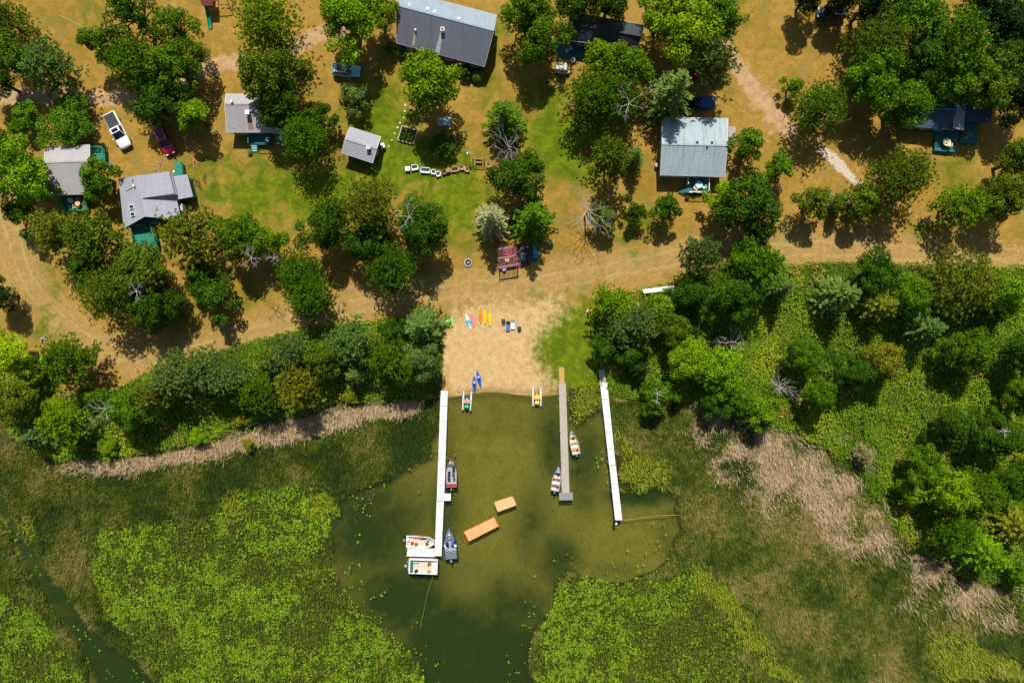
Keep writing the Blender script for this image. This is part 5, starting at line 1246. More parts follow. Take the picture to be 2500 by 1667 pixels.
MB().box((-.4, -.72, .8), (.3, .7, .06)).build('table', WHITE, t); MB().cyl((-.4, -.72, .45), .05, .34).build('table_leg', METAL, t)
mb = MB(); 
for y in (-.5, -.2, .1, .4): mb.box((2.0, y*1.1-.1, .56), (.22, .04, .06))
mb.build('ladder', LGREY, t); mb = MB().tube([(-2.25, 1.0, .5), (-2.55, .8, .55), (-2.62, 0, .55), (-2.5, -.8, .55), (-2.2, -1.05, .5)], .07); mb.build('stern_rail', KGREEN, t); motor(t, -2.75, mat('white_green_motor', (.4, .5, .48), .4))
MB().box((-2.2, 1.2, .5), (.3, .22, .2)).build('fender', ORANGE, t)
# aluminium boats
def alu(label, px, py, ang, s1, s2):
    t = boat('rowing_boat', label, 'small motor boat', px, py, ang); wd = hull(t, 4.0, 1.45, .45, AQUA, METAL, mat('pale_aluminium_floor', (.62, .60, .56), .5, .12, 6), .1, .35, .9, 1.9, .07)
    for x, m in ((-1.15, s1), (-.1, s1), (.85, s2)): MB().box((x, 0, .38), (.3, wd(x)*1.8, .06)).build('bench', m, t)
    deckpoly(t, wd, 1.45, 1.9, .42, AQUA, 'bow_plate', .8); MB().box((-1.3, -.3, .45), (.35, .3, .14), .5).build('life_jacket', RED, t); MB().box((.75, -.1, .46), (.4, .3, .12), .7).build('seat_cushion', NAVY, t)
    MB().box((-.7, .1, .2), (.45, .3, .16), .2).build('bag', WPLAS, t); motor(t, -2.15, DGREY, .42, .8); return t
alu('aluminium boat with orange benches on the right side of the middle dock', 1401, 1079.5, 103, mat('orange_bench', (.75, .34, .06), .6, .1), YELLOW)
alu('aluminium boat with brown benches on the left side of the middle dock', 1359.5, 1168.5, 80.5, WOODB, NAVY)
# pedal boats
def pedal(label, px, py, seatm, backm, wheelm, ang=0):
    p = W(px, py, .2); t = thing('pedal_boat', label, 'pedal boat', (p.x, p.y, WZ), math.radians(90+ang))
    for y in (-.62, .62): MB().loft([[Vector((x, y+.16*k*math.cos(a*math.pi/5), .14+.16*k*math.sin(a*math.pi/5)+(.1 if x > 1.2 else 0))) for a in range(10)] for x, k in ((-1.55, .6), (-1.5, 1), (.6, 1), (1.2, .7), (1.62, .15))]).build('float', WPLAS, t, True)
    mb = MB(); mb.loft([[Vector((-.95+.38*math.cos(a*math.pi/8), y, .32+.38*math.sin(a*math.pi/8))) for a in range(16)] for y in (-.33, -.3, .3, .33)]); mb.build('paddle_wheel_cover', wheelm, t, True)
    MB().box((-.38, 0, .34), (.14, 1.3, .1)).build('cross_bar', WPLAS, t); MB().box((-.2, 0, .5), (.3, 1.15, .36), 0, -.25).build('backrest', backm, t)
    MB().box((.2, 0, .3), (.62, 1.2, .12)).build('seat', seatm, t)
    for y in (-.3, .3): MB().box((.45, y, .42), (.28, .1, .05), .6).box((.5, y, .42), (.28, .1, .05), -.6).build('pedals', BLACK, t)
    mb = MB(); 
    for x in (.85, 1.1, 1.35): mb.tube([(x, -.62, .3), (x, .62, .3)], .02, 4)
    mb.build('front_bars', METAL, t)
pedal('pedal boat with a green wheel cover half beached on the left', 1140, 979, mat('grey_blue_seat', (.28, .36, .38), .6, .1), mat('orange_seat_back', (.75, .28, .12), .6), KGREEN, -3)
pedal('yellow pedal boat half beached near the middle dock', 1311, 969, YELLOW, mat('peach_seat_back', (.80, .42, .22), .6), mat('amber_wheel_cover', (.85, .50, .08), .4))
# kayaks and boards
def kayak(name, label, cat, px, py, ang, L, Wd, m, sit=False, k2=None, group=None, hgt=.26, stripes=None, noses=1.6):
    p = W(px, py, .2); t = thing(name, label, cat, (p.x, p.y, 0), math.radians(ang), group); n = 17; rings = []
    for i in range(n):
        u = i/(n-1)*2-1; w_ = max(.012, Wd/2*(1-abs(u)**noses)); x = u*L/2; rk = .10*abs(u)**3
        rings.append([Vector((x, w_*math.cos(a*math.pi/6), hgt*.5+rk+hgt*.5*math.sin(a*math.pi/6)*(1-.4*abs(u)))) for a in range(12)])
    MB().loft(rings).build('hull', m, t, True)
    if stripes:
        for x0, x1, mm in stripes:
            rr = []
            for i in range(7):
                x = (x0+(x1-x0)*i/6)*L/2; u = x/(L/2); w_ = Wd/2*(1-abs(u)**noses); rk = .10*abs(u)**3
                rr.append([Vector((x, w_*1.01*math.cos(a*math.pi/8), hgt*.5+rk+.006+hgt*.5*math.sin(a*math.pi/8)*(1-.4*abs(u)))) for a in range(9)])
            MB().loft(rr, cap=False, closed=False).build('colour_band', mm, t, True)
    if sit:
        MB().add([(x*.42-.05, y*.2, hgt+.012) for x, y in [(math.cos(k*math.pi/8), math.sin(k*math.pi/8)) for k in range(16)]], [tuple(range(16))]).build('cockpit', mat('deep_navy', (.005, .02, .12), .5, .1), t)
        MB().box((.3, 0, hgt+.08), (.22, .36, .18), 0, -.3, .8).build('backrest', WPLAS, t)
        for x in (.95, -.95): MB().cyl((x, 0, hgt-.03), .11, .05, 12).build('hatch', NAVY, t)
    else:
        MB().box((0, 0, hgt+.005), (L*.55, .05, .03)).build('deck_line', k2 or m, t)
    return t
kayak('kayak', 'right one of the two blue kayaks lying on the sand', 'kayak', 1169, 925, 103, 2.95, .72, BLUE, True)
kayak('kayak', 'left one of the two blue kayaks with its tip in the water', 'kayak', 1158, 938, 92, 2.95, .72, BLUE, True)
OD = mat('dark_orange', (.62, .15, .01), .4); YD = mat('dark_yellow', (.58, .36, .01), .4)
kayak('paddle_board', 'orange board first of the three bright boards on the sand', 'paddle board', 1173, 772, 91, 2.25, .66, ORANGE, k2=OD)
kayak('paddle_board', 'yellow board next to the orange board', 'paddle board', 1184, 774.5, 91, 2.4, .66, YELLOW, k2=YD, noses=2.6)
kayak('paddle_board', 'yellow board at the right end of the boards, facing the chairs', 'paddle board', 1196, 779, 92, 2.45, .64, YELLOW, k2=YD, noses=2.6)
kayak('paddle_board', 'pink board beside the white and blue one', 'paddle board', 1154, 781.5, 99, 2.7, .60, PINK, k2=mat('dark_pink', (.5, .12, .18), .4))
kayak('paddle_board', 'white paddle board with a blue and green middle', 'paddle board', 1143.5, 786, 107, 2.95, .70, mat('mint_white', (.72, .88, .72), .4), stripes=[(-.42, -.18, mat('sea_green', (.05, .62, .35), .4)), (-.18, .18, mat('azure', (.01, .35, .68), .4)), (.18, .42, mat('mint', (.35, .8, .6), .4))])
kayak('toy_kayak', 'light green child kayak in the open beside the spruce', 'kayak', 1103, 785, 102, 1.75, .55, LIME, noses=3.2)
kayak('toy_kayak', 'light green child kayak half under the spruce branches', 'kayak', 1092, 787, 97, 1.75, .55, LIME, noses=3.2)
t = kayak('windsurf_board', 'teal and lime windsurf board with a white mast at the hedge end', 'windsurf board', 993, 780, 92, 1.9, .55, LIME, stripes=[(-.6, .6, mat('turquoise', (.05, .5, .5), .4))]); MB().tube([(0, -.2, .3), (.05, -1.3, .35)], .05).build('mast', WPLAS, t)
kayak('toy_kayak', 'orange child kayak nearly hidden under the beach spruce', 'kayak', 1073, 770, 90, 1.9, .5, ORANGE)
p, q = W(1153, 904, .05), W(1170, 889, .05); c = (p+q)/2; t = thing('kayak_paddle', 'thin double paddle with pale blue blades lying on the sand', 'paddle', (c.x, c.y, 0), math.atan2(q.y-p.y, q.x-p.x))
MB().tube([(-.72, 0, .05), (.72, 0, .05)], .018).build('shaft', LGREY, t)
for s in (-1, 1): MB().loft([[Vector((s*x, y*w_, .05+z)) for y, z in ((-1, 0), (0, .015), (1, 0), (0, -.015))] for x, w_ in ((.68, .03), (.78, .1), (.95, .11), (1.05, .06))]).build('blade', mat('pale_blue_blade', (.35, .55, .62), .4), t)

# ------------------------------------------------------------------ garden furniture (front = -y)
def chair(name, label, cat, px, py, ang, m, wd=.62, cush=None, dp=.6, back=.5, group=None, plastic=False):
    p = W(px, py, .5); t = thing(name, label, cat, (p.x, p.y, 0), math.radians(ang), group)
    MB().box((0, 0, .4), (wd, dp, .07)).build('seat', m, t)
    mb = MB()
    n = max(3, int(wd/.16))
    if plastic: mb.box((0, dp/2+.04, .65), (wd, .09, back+.1))
    else:
        for i in range(n): mb.box((-wd/2+wd*(i+.5)/n, dp/2+.03, .4+back/2), (wd/n*.78, .05, back))
        mb.box((0, dp/2+.03, .4+back), (wd, .06, .08))
    mb.build('backrest', m, t)
    for s in (-1, 1):
        MB().box((s*(wd/2+.05), .02, .62), (.11, dp*.95, .05)).build('armrest', m, t)
        for y in (-dp/2+.05, dp/2-.02): MB().box((s*(wd/2+.03), y, .3), (.07, .07, .6)).build('leg', m, t)
    if cush: MB().box((0, dp/2-.12, .60), (wd*.85, .14, .32), 0, 0, .9).build('cushion', cush, t)
    return t
def rtable(label, px, py, r, m, h=.7, cat='table', name='round_table', z0=0):
    p = W(px, py, h+z0); t = thing(name, label, cat, (p.x, p.y, z0)); MB().cyl((0, 0, h-.05), r, .06, 24).build('tabletop', m, t); MB().cyl((0, 0, .02), .05, h-.08, 8).build('pillar', m, t); MB().cyl((0, 0, 0), r*.45, .04, 12).build('foot', m, t); return t
p = W(995, 412, .6); t = thing('side_table', 'small square white table at the left end of the white furniture row', 'table', (p.x, p.y, 0), .1); MB().box((0, 0, .58), (.8, .75, .07), 0, 0, .92).build('tabletop', WPLAS, t)
for a_ in (-1, 1):
    for b_ in (-1, 1): MB().box((a_*.32, b_*.3, .27), (.07, .07, .54)).build('leg', WPLAS, t)
chair('love_seat', 'white wicker love seat with grey cushion second from the left of the row', 'love seat', 1013, 410, 12, WPLAS, .95, CUSH, .7, .45, None, True)
chair('sofa', 'white wicker sofa, widest piece of the lawn furniture row', 'sofa', 1038.5, 417, -4, WPLAS, 1.4, CUSH, .7, .45, None, True)
chair('armchair', 'white wicker armchair right beside the white sofa', 'chair', 1058, 421, -6, WPLAS, .55, CUSH, .6, .45, None, True)
chair('armchair', 'white wicker armchair next to the first brown chair', 'chair', 1070.5, 426, 14, WPLAS, .55, CUSH, .62, .45, None, True)
chair('wooden_chair', 'orange-brown chair at the left end of the wooden furniture', 'chair', 1085, 421, 22, WOODB, .55)
rtable('round brown table between wooden chair and wooden bench', 1094.7, 415, .36, mat('terracotta_wood', (.42, .19, .10), .8, .15))
chair('wooden_bench', 'pinkish brown wooden bench right of the round brown table', 'bench', 1110.6, 414.5, 7, PINKW, 1.0, WOODB, .6)
chair('wooden_chair', 'pinkish wooden chair right of the wooden bench', 'chair', 1126, 410, -8, PINKW, .5)
p = W(1133.5, 411, .5); t = thing('side_table', 'low pinkish table between the last two wooden chairs', 'table', (p.x, p.y, 0), 0); MB().box((0, 0, .45), (.4, .5, .05)).build('tabletop', PINKW, t); MB().box((0, 0, .22), (.3, .4, .42)).build('base', PINKW, t)
chair('wooden_chair', 'pinkish wooden chair at the right end of the furniture row', 'chair', 1140.5, 415, -8, PINKW, .5)
chair('wooden_chair', 'lone wooden chair right of the porch swing in tree shade', 'chair', 1192, 404, -4, PINKW, .5)
def swing(label, px, py, ang, m, roof=None, sc=1.0):
    p = W(px, py, 1.0); t = thing('porch_swing', label, 'swing', (p.x, p.y, 0), math.radians(ang), None, (sc, sc, sc))
    MB().box((0, 0, .45), (1.1, .5, .06)).build('seat', PINKW, t); MB().box((0, .28, .7), (1.1, .06, .5)).build('backrest', PINKW, t)
    for x in (-.95, .95):
        MB().beam((x, -.75, 0), (x, 0, 1.75), .07, .07).beam((x, .75, 0), (x, 0, 1.75), .07, .07).beam((x, -.5, .55), (x, .5, .55), .05, .06).build('frame_side', m, t)
        MB().beam((x*.55, 0, .5), (x*.55, 0, 1.72), .02, .02).build('chain', BLACK, t)
    MB().beam((-1.05, 0, 1.78), (1.05, 0, 1.78), .09, .09).build('top_beam', m, t)
    if roof: MB().add([(-1.05, -.65, 1.75), (1.05, -.65, 1.75), (1.05, 0, 1.95), (-1.05, 0, 1.95), (1.05, .65, 1.75), (-1.05, .65, 1.75), (-1.05, 0, 1.9), (1.05, 0, 1.9)], [(0, 1, 2, 3), (3, 2, 4, 5), (0, 6, 7, 1), (6, 5, 4, 7)]).build('canopy', roof, t)
    return t
swing('open wooden porch swing with dark frame right of the wooden furniture', 1168, 392, -3, WOODB, None, .95)
swing('garden swing with pale blue-grey canopy in shade of the vivid green tree', 1086, 301, -1, BLACK, mat('pale_teal_canopy', (.30, .42, .44), .8, .2), 1.05)
p = W(1210, 407, .5); t = thing('barrel', 'dark round barrel table in shade beside the lone wooden chair', 'barrel', (p.x, p.y, 0)); MB().cyl((0, 0, 0), .3, .4, 16, .36).cyl((0, 0, .4), .36, .4, 16, .3).build('staves', WOODR, t); MB().ring((0, 0, .6), .33, .37, .05).build('hoop', BLACK, t)
p = W(1144.5, 379, 1.5); t = thing('bird_feeder', 'pole-mounted blue-topped bird feeder above the wooden chairs', 'bird feeder', (p.x, p.y, 0)); MB().tube([(0, 0, -.05), (0, 0, 2.6)], .03).build('pole', BLACK, t); MB().box((0, 0, 2.4), (.5, .3, .25)).build('tray', BLACK, t); MB().box((.15, .05, 2.6), (.4, .35, .1), .6, .3).build('lid', LBLUE, t); MB().box((-.15, 0, 2.58), (.2, .25, .1), .3).build('seed_box', WPLAS, t)
# fire pit
p = W(1143, 641, .2); t = thing('fire_pit', 'round stone fire pit with ash on the dry lawn', 'fire pit', (p.x, p.y, 0)); mb = MB()
for k in range(14): a_ = k*2*math.pi/14; mb.box((.58*math.cos(a_), .58*math.sin(a_), .12), (.2, .24, .26), a_)
mb.build('stone_ring', STONE, t); MB().cyl((0, 0, 0), .45, .07, 18).build('ash_bed', BLACK, t); MB().box((.05, 0, .12), (.5, .1, .1), .7).box((0, .05, .15), (.45, .1, .1), -.6).build('firewood', LGREY, t)
# garden bed
def bed():
    q = [W(981.6, 307, .3), W(1018.6, 319, .3), W(1009.7, 352, .3), W(971, 342, .3)]; c = sum(q, Vector())/4; off = (c.x, c.y, 0); t = thing('raised_garden_bed', 'raised garden bed with pale plank edges east of the shed', 'garden bed', off)
    mb = MB(); 
    for a, b in zip(q, q[1:]+q[:1]): mb.beam(Vector((a.x, a.y, .15)), Vector((b.x, b.y, .15)), .14, .34)
    mb.build('plank_edge', mat('pale_planks', (.48, .40, .34), .85, .2, 8), t, off=off); mb = MB(); slab(mb, [Vector((lerp(v, c, .04).x, lerp(v, c, .04).y, .2)) for v in reversed(q)], .15); mb.build('soil', SOIL, t, off=off)
    r = np.random.default_rng(3); n = 900; a, b = r.random(n), r.random(n); A, B, C, D = [np.array(v) for v in q]
    P = (A*(1-a)[:, None]+B*a[:, None])*(1-b)[:, None]+(D*(1-a)[:, None]+C*a[:, None])*b[:, None]; P = P*.92+np.array(c)*.08-np.array(off); P[:, 2] = .25+.5*r.random(n)*np.abs(np.sin(a*12))
    Dd = r.normal(size=(n, 3)); Dd /= np.linalg.norm(Dd, axis=1, keepdims=True); V, F = cards(P, Dd, np.full(n, .28), np.full(n, .18), r.normal(size=(n, 3))+np.array([0, 0, 1.5]), r)
    me = fast_mesh('vegetables', V, F, r.random(n)); me.materials.append(LEAF); o = bpy.data.objects.new('vegetables', me); COL.objects.link(o); o.parent = t; o.color = (.05, .10, .01, 1); o['kind'] = 'stuff'
bed()
for i, (x, y) in enumerate([(989.5, 257), (988.5, 272), (985.5, 288), (976.5, 300.5), (970.5, 312), (963.8, 326.5), (957, 342.3), (949, 357)]):
    p = W(x, y, .03); mb = MB(); r_ = R.uniform(.14, .2); n = 9; ph = R.random()*6
    mb.loft([[Vector((r_*k*(1+.15*math.sin(a_*2+ph))*math.cos(a_*2*math.pi/n), r_*k*math.sin(a_*2*math.pi/n), z)) for a_ in range(n)] for z, k in ((-.03, 1), (.03, 1), (.045, .9))]); o = mb.build('stepping_stone', mat('pale_stone', (.62, .60, .42), .9, .1)); tag(o, 'small pale stepping stone in the curved line between shed and vivid green tree', 'stepping stone', 'stepping stones from the tree to the shed', p)
def planter(label, px, py, r, fl):
    p = W(px, py, .5); t = thing('flower_planter', label, 'planter', (p.x, p.y, 0)); MB().cyl((0, 0, 0), r*.75, .42, 16, r).build('pot', WOODR, t); MB().cyl((0, 0, .40), r*.9, .04, 16).build('soil', SOIL, t); rr = np.random.default_rng(int(px)); n = 260
    P = rr.normal(size=(n, 3))*np.array([r*.42, r*.42, .08])+np.array([0, 0, .55]); D = rr.normal(size=(n, 3)); D /= np.linalg.norm(D, axis=1, keepdims=True); V, F = cards(P, D, np.full(n, .16), np.full(n, .12), rr.normal(size=(n, 3))+np.array([0, 0, 1.5]), rr)
    C = pal(rr.random(n), fl); me = fast_mesh('flowers', V, F, C, 'tint'); me.materials.append(TINT); o = bpy.data.objects.new('flowers', me); COL.objects.link(o); o.parent = t; o['kind'] = 'stuff'
planter('round reddish planter with purple and orange flowers on the green lawn', 1433.5, 369, .62, [(.25, .05, .2), (.08, .02, .03), (.05, .08, .02), (.6, .25, .02), (.3, .15, .35)])
planter('small flower pot beside the white railed deck', 1678, 482, .32, [(.1, .03, .01), (.3, .12, .02), (.04, .08, .02)])
planter('flower pot right of the green stairs of the L-shaped cabin', 401, 603, .35, [(.05, .1, .02), (.6, .5, .05), (.04, .08, .02)])
planter('plant pot by the foot of the middle cabin stairs', 609, 372, .3, [(.1, .25, .02), (.3, .4, .03)])
# play set
def playset():
    p = W(512, 8, 1.5); t = thing('play_set', 'red-brown wooden play set with a green slide at the top edge', 'play set', (p.x, p.y, 0))
    for x in (-.8, .8):
        for y in (-.6, .9): MB().box((x, y, 1.2), (.12, .12, 2.4)).build('post', WOODR, t)
    MB().box((0, .15, 1.3), (1.7, 1.6, .1)).build('platform', WOODR, t); MB().add([(-.95, -.8, 2.3), (.95, -.8, 2.3), (.95, .15, 3.0), (-.95, .15, 3.0), (.95, 1.1, 2.3), (-.95, 1.1, 2.3), (-.95, .15, 2.9), (.95, .15, 2.9)], [(0, 1, 2, 3), (3, 2, 4, 5), (0, 6, 7, 1), (6, 5, 4, 7), (0, 3, 6), (1, 7, 2)]).build('roof', WOODR, t)
    mb = MB(); rr = []
    for x, y, z in ((-.55, -.6, 1.3), (-.5, -1.4, .95), (-.5, -2.4, .45), (-.48, -3.1, .2), (-.48, -3.5, .18)): rr.append([Vector((x+dx, y, z+dz)) for dx, dz in ((-.3, .2), (-.24, .2), (-.22, 0), (.22, 0), (.24, .2), (.3, .2), (.3, -.05), (-.3, -.05))])
    mb.loft(rr).build('slide', mat('slide_green', (.01, .26, .16), .35), t); MB().beam((.8, .1, 2.2), (3.0, .3, 2.2), .12, .12).beam((3, .3, 2.2), (3.0, -.7, 0), .1, .1).beam((3, .3, 2.2), (3.0, 1.1, 0), .1, .1).build('swing_beam', WOODR, t)
    for x in (1.5, 2.3): MB().tube([(x-.2, .2, 2.15), (x-.2, .2, .5)], .015, 4).tube([(x+.2, .2, 2.15), (x+.2, .2, .5)], .015, 4).box((x, .2, .48), (.45, .18, .04)).build('swing_seat', BLACK, t)
playset()
# poles
p = W(541, 198, 0); t = thing('lamp_post', 'slim dark lamp post on the dry grass below the dirt road', 'lamp post', (p.x, p.y, 0)); MB().tube([(0, 0, -.1), (0, 0, 2.8)], .05).build('pole', BLACK, t); MB().cyl((0, 0, 2.75), .13, .22, 10, .09).build('lamp_head', DGREY, t); MB().box((0, 0, 2.0), (.3, .05, .05)).build('crossarm', BLACK, t)
p = W(1436, 760, 1); t = thing('life_ring_post', 'dark post with a yellow life ring at the edge of the beach grass', 'post', (p.x, p.y, 0)); MB().box((0, 0, 1.5), (.16, .16, 3.1)).build('post', BLACK, t)
mb = MB(); rr = []
for k in range(17): a_ = k*2*math.pi/16; rr.append(Vector((.22+.28*math.cos(a_)*.35+.1, .05+.28*math.cos(a_), 2.6+.28*math.sin(a_))))
MB().tube(rr, .08, 6).build('life_ring', YELLOW, t); MB().tube([(.3, -.1, 2.5), (.42, -.35, 2.3), (.35, -.6, 2.35), (.5, -.75, 2.2)], .06).build('rope_coil', YELLOW, t); MB().box((-.3, 0, 2.7), (.4, .25, .3), .5).build('mail_box', mat('pink_white_box', (.7, .5, .6), .5), t)
# dock section in the brush
def stored_dock():
    q = [W(1568, 706.6, .9), W(1645, 696, .9), W(1646.4, 708, .9), W(1572, 716.7, .9)]; c = sum(q, Vector())/4; off = (c.x, c.y, 0); t = thing('stored_dock_section', 'white dock section stored in the brush below the lane', 'dock section', off)
    mb = MB(); A, B, C, D = q
    for i in range(4): slab(mb, [lerp(A, D, (i+.03)/4), lerp(A, D, (i+.93)/4), lerp(B, C, (i+.93)/4), lerp(B, C, (i+.03)/4)], .05)
    mb.build('boards', WHITE, t, off=off); mb = MB(); 
    for k in (.1, .5, .9): a, b = lerp(A, B, k), lerp(D, C, k); mb.beam(a-Vector((0, 0, .12)), b-Vector((0, 0, .12)), .1, .14); mb.beam((a.x, a.y, -.05), (a.x, a.y, .75), .08, .08); mb.beam((b.x, b.y, -.05), (b.x, b.y, .75), .08, .08)
    mb.build('frame', LGREY, t, off=off)
stored_dock()
# beach chairs
chair('plastic_chair', 'dark green plastic chair at the left of the beach chairs', 'chair', 1229, 782, 175, mat('dark_green_plastic', (.02, .07, .04), .5), .45, None, .45, .45)
chair('plastic_chair', 'dark teal folding chair at the right of the white lounger', 'chair', 1268, 800, 160, mat('dark_teal_plastic', (.01, .06, .09), .5), .38, None, .42, .4)
def lounger(label, px, py, m, hm):
    p = W(px, py, .4); t = thing('beach_lounger', label, 'lounger', (p.x, p.y, 0), math.radians(-2)); MB().loft([[Vector((x*k, y, z)) for x, z in ((-.33, .28), (-.33, .36), (.33, .36), (.33, .28))] for y, k in ((-.75, .8), (-.6, 1), (-.1, .85), (.15, 1), (.25, 1))]).build('seat', m, t)
    MB().add([(-.32, .2, .34), (.32, .2, .34), (.3, .75, .7), (-.3, .75, .7), (-.32, .25, .28), (.32, .25, .28), (.3, .8, .64), (-.3, .8, .64)], [(0, 1, 2, 3), (7, 6, 5, 4), (0, 4, 5, 1), (2, 6, 7, 3), (1, 5, 6, 2), (3, 7, 4, 0)]).build('backrest', hm, t)
    for x in (-.3, .3):
        for y in (-.55, .2): MB().box((x, y, .15), (.06, .06, .3)).build('leg', m, t)
lounger('blue beach lounger with dark navy back on the sand', 1240.5, 796, mat('lounger_blue', (.04, .16, .42), .5), NAVY)
lounger('white beach lounger with a grey back on the sand', 1252, 792, WPLAS, LGREY)
chair('plastic_chair', 'white and teal chair alone in shade right of the pergola', 'chair', 1345, 593, 0, AQUA, .45, None, .5, .45)
# pergola and its terrace
def pergola():
    q = [W(1217, 606, .18), W(1290, 596, .18), W(1296, 648, .18), W(1222, 660, .18)]; c = W(1240, 632, 0); off = (c.x, c.y, 0)
    t = thing('pergola', 'red-brown slatted pergola over a maroon terrace below the two spruces', 'pergola', off); mb = MB(); A, B, C, D = q; n = 22
    for i in range(n): slab(mb, [lerp(A, D, (i+.03)/n), lerp(A, D, (i+.95)/n), lerp(B, C, (i+.95)/n), lerp(B, C, (i+.03)/n)], .05)
    mb.build('terrace', MAROON, t, off=off); zz = 2.5
    bm_ = [((1212, 610), (1251, 603)), ((1216, 631), (1261, 623)), ((1217.5, 653), (1266, 644.5))]
    for a, b in bm_: MB().beam(W(*a, zz), W(*b, zz), .14, .2).build('beam', PINKW, t, off=off)
    mb = MB()
    for i in range(15):
        f_ = i/14; a = W(1215+46*f_-(4 if i > 11 else 0), 605-8*f_+(4 if f_ > .8 else 0), zz+.17); b = W(1219+45*f_, 657-8.5*f_, zz+.17); mb.beam(a, b, .055, .13)
    mb.build('rafters', mat('plum_wood', (.24, .11, .10), .8, .25, 6), t, off=off)
    for x, y in ((1216, 611), (1252, 604), (1219, 652), (1264, 644)): p = W(x, y, 2.3); MB().beam((p.x, p.y, .1), (p.x, p.y, 2.4), .14, .14).build('post', WOODR, t, off=off)
pergola()
def terrace():
    q = [W(1288, 606, .16), W(1312, 602, .16), W(1313, 636, .16), W(1290, 641, .16)]; c = sum(q, Vector())/4; mb = MB(); slab(mb, list(reversed(q)), .16); o = mb.build('terrace_mat', mat('teal_mat', (.02, .13, .14), .8, .2, 5)); tag(o, 'flat teal mat in shade right of the pergola terrace', 'mat')
terrace()
chair('outdoor_sofa', 'bright red and pink sofa under the pergola slats', 'sofa', 1234, 617, -3, REDF, 1.0, mat('pink_cushion', (.85, .25, .30), .7), .7, .4, None, True)
rtable('yellow round table under the pergola slats', 1238, 634, .37, mat('yellow_top', (.82, .68, .22), .6, .1), .7)
rtable('lavender blue round table at the lower edge of the pergola', 1231, 657, .33, mat('lavender_top', (.35, .34, .62), .6, .1), .6)
p = W(1277, 628, .9); t = thing('grill_counter', 'teal covered grill on the maroon terrace right of the pergola', 'grill', (p.x, p.y, .15), .08); MB().box((0, 0, .4), (.75, 1.2, .8)).build('cabinet', DGREY, t); MB().loft([[Vector((x, y, z)) for x, z in ((-.38, .8), (-.34, 1.0), (0, 1.12), (.34, 1.0), (.38, .8))] for y in (-.62, .62)]).build('lid', mat('teal_lid', (.03, .24, .27), .5, .15), t)
p = W(1306, 612, .7); t = thing('outdoor_kitchen', 'long teal serving counter with sink at the right side of the mat', 'counter', (p.x, p.y, 0), .12); MB().box((0, 0, .42), (.6, 2.6, .84)).build('cabinet', TEALD, t); MB().box((0, 0, .87), (.68, 2.7, .05)).build('worktop', mat('teal_top', (.04, .22, .26), .5, .2), t); MB().ring((0, -.2, .895), .22, .3, .05, 4).build('sink', METAL, t)
rtable('small round aqua table right of the serving counter', 1316, 618, .27, AQUA, .7); rtable('tiny pale round stand above the teal mat', 1287.5, 603, .18, AQUA, .7, 'stand', 'plant_stand')
chair('plastic_chair', 'pale curved chair on the shaded terrace above the grill', 'chair', 1277, 606, 60, mat('pale_grey_plastic', (.4, .45, .45), .5), .45, None, .45, .4)
p = W(1222, 602, .8); o = MB().box((0, 0, .35), (.6, .5, .7)).build('cooler', mat('lavender_cooler', (.25, .28, .42), .5)); tag(o, 'lavender grey cooler box at the upper left corner of the pergola', 'cooler', None, (p.x, p.y, .18), .05)
# deck furniture
rtable('cream round table on the teal deck of the navy-roofed cabin', 2312, 347, .62, mat('cream_top', (.85, .78, .45), .5, .05), .72, z0=.7)
chair('deck_chair', 'pale chair below the cream round table on the teal deck', 'chair', 2312, 357, 180, CREAM, .5)
bpy.data.objects['deck_chair'].location.z = .7
chair('deck_chair', 'small brown chair on the upper teal deck of the navy-roofed cabin', 'chair', 2354, 327, 20, WOODB, .45).location.z = .6
rtable('white round table on the deck of the middle cabin', 652.5, 340, .36, WPLAS, .7, z0=.8)
rtable('peach table among white chairs on the leftmost cabin deck', 189, 497, .42, mat('peach_top', (.8, .42, .2), .6), .7, z0=.7)
for x, y, a_, m, lb in ((180, 493, 50, WPLAS, 'white chair left of the peach table on the leftmost cabin deck'), (198, 491, -45, PINK, 'pink-tinged chair right of the peach table on the leftmost cabin deck'), (190, 506, 180, WPLAS, 'white chair below the peach table on the leftmost cabin deck')):
    o = chair('deck_chair', lb, 'chair', x, y, a_, m, .45, None, .5, .4, None, True); o.location.z = .7
rtable('pale blue round table on the white railed deck', 1707, 451, .58, mat('pale_blue_top', (.45, .68, .72), .4, .1), .72, z0=.8)
for x, y, a_, m, lb in ((1695, 462, 140, CREAM, 'cream chair on the lower left of the white railed deck'), (1716, 459, 220, mat('green_white_chair', (.35, .6, .45), .6), 'greenish chair at the lower right of the pale blue table'), (1699, 439, 20, LBLUE, 'blue chair near the house on the white railed deck'), (1717, 439, -40, LBLUE, 'blue chair in the upper right of the white railed deck')):
    o = chair('deck_chair', lb, 'chair', x, y, a_, m, .5, None, .5, .4, None, True); o.location.z = .8
rtable('small grey round table on the shaded patio of the dark house', 1394, 117, .36, LGREY, .7, z0=.35); rtable('pale square-looking stand on the shaded patio', 1384, 124, .3, LGREY, .6, 'stand', 'plant_stand', .35)
chair('plastic_chair', 'white and pink chair in front of the shaded patio', 'chair', 1399, 148, 30, WPLAS, .5, PINK, .5, .4)
p = W(687, 340, .5); t = thing('picnic_table', 'blue picnic table with benches right of the middle cabin deck', 'picnic table', (p.x, p.y, 0)); MB().box((0, 0, .74), (1.75, .75, .05)).build('tabletop', LBLUE, t)
for y in (-.7, .7): MB().box((0, y, .45), (1.75, .28, .05)).build('bench', mat('sky_blue_wood', (.12, .4, .68), .6, .1), t)
for x in (-.6, .6): MB().beam((x, -.65, 0), (x, .3, .72), .08, .05).beam((x, .65, 0), (x, -.3, .72), .08, .05).build('leg', LBLUE, t)
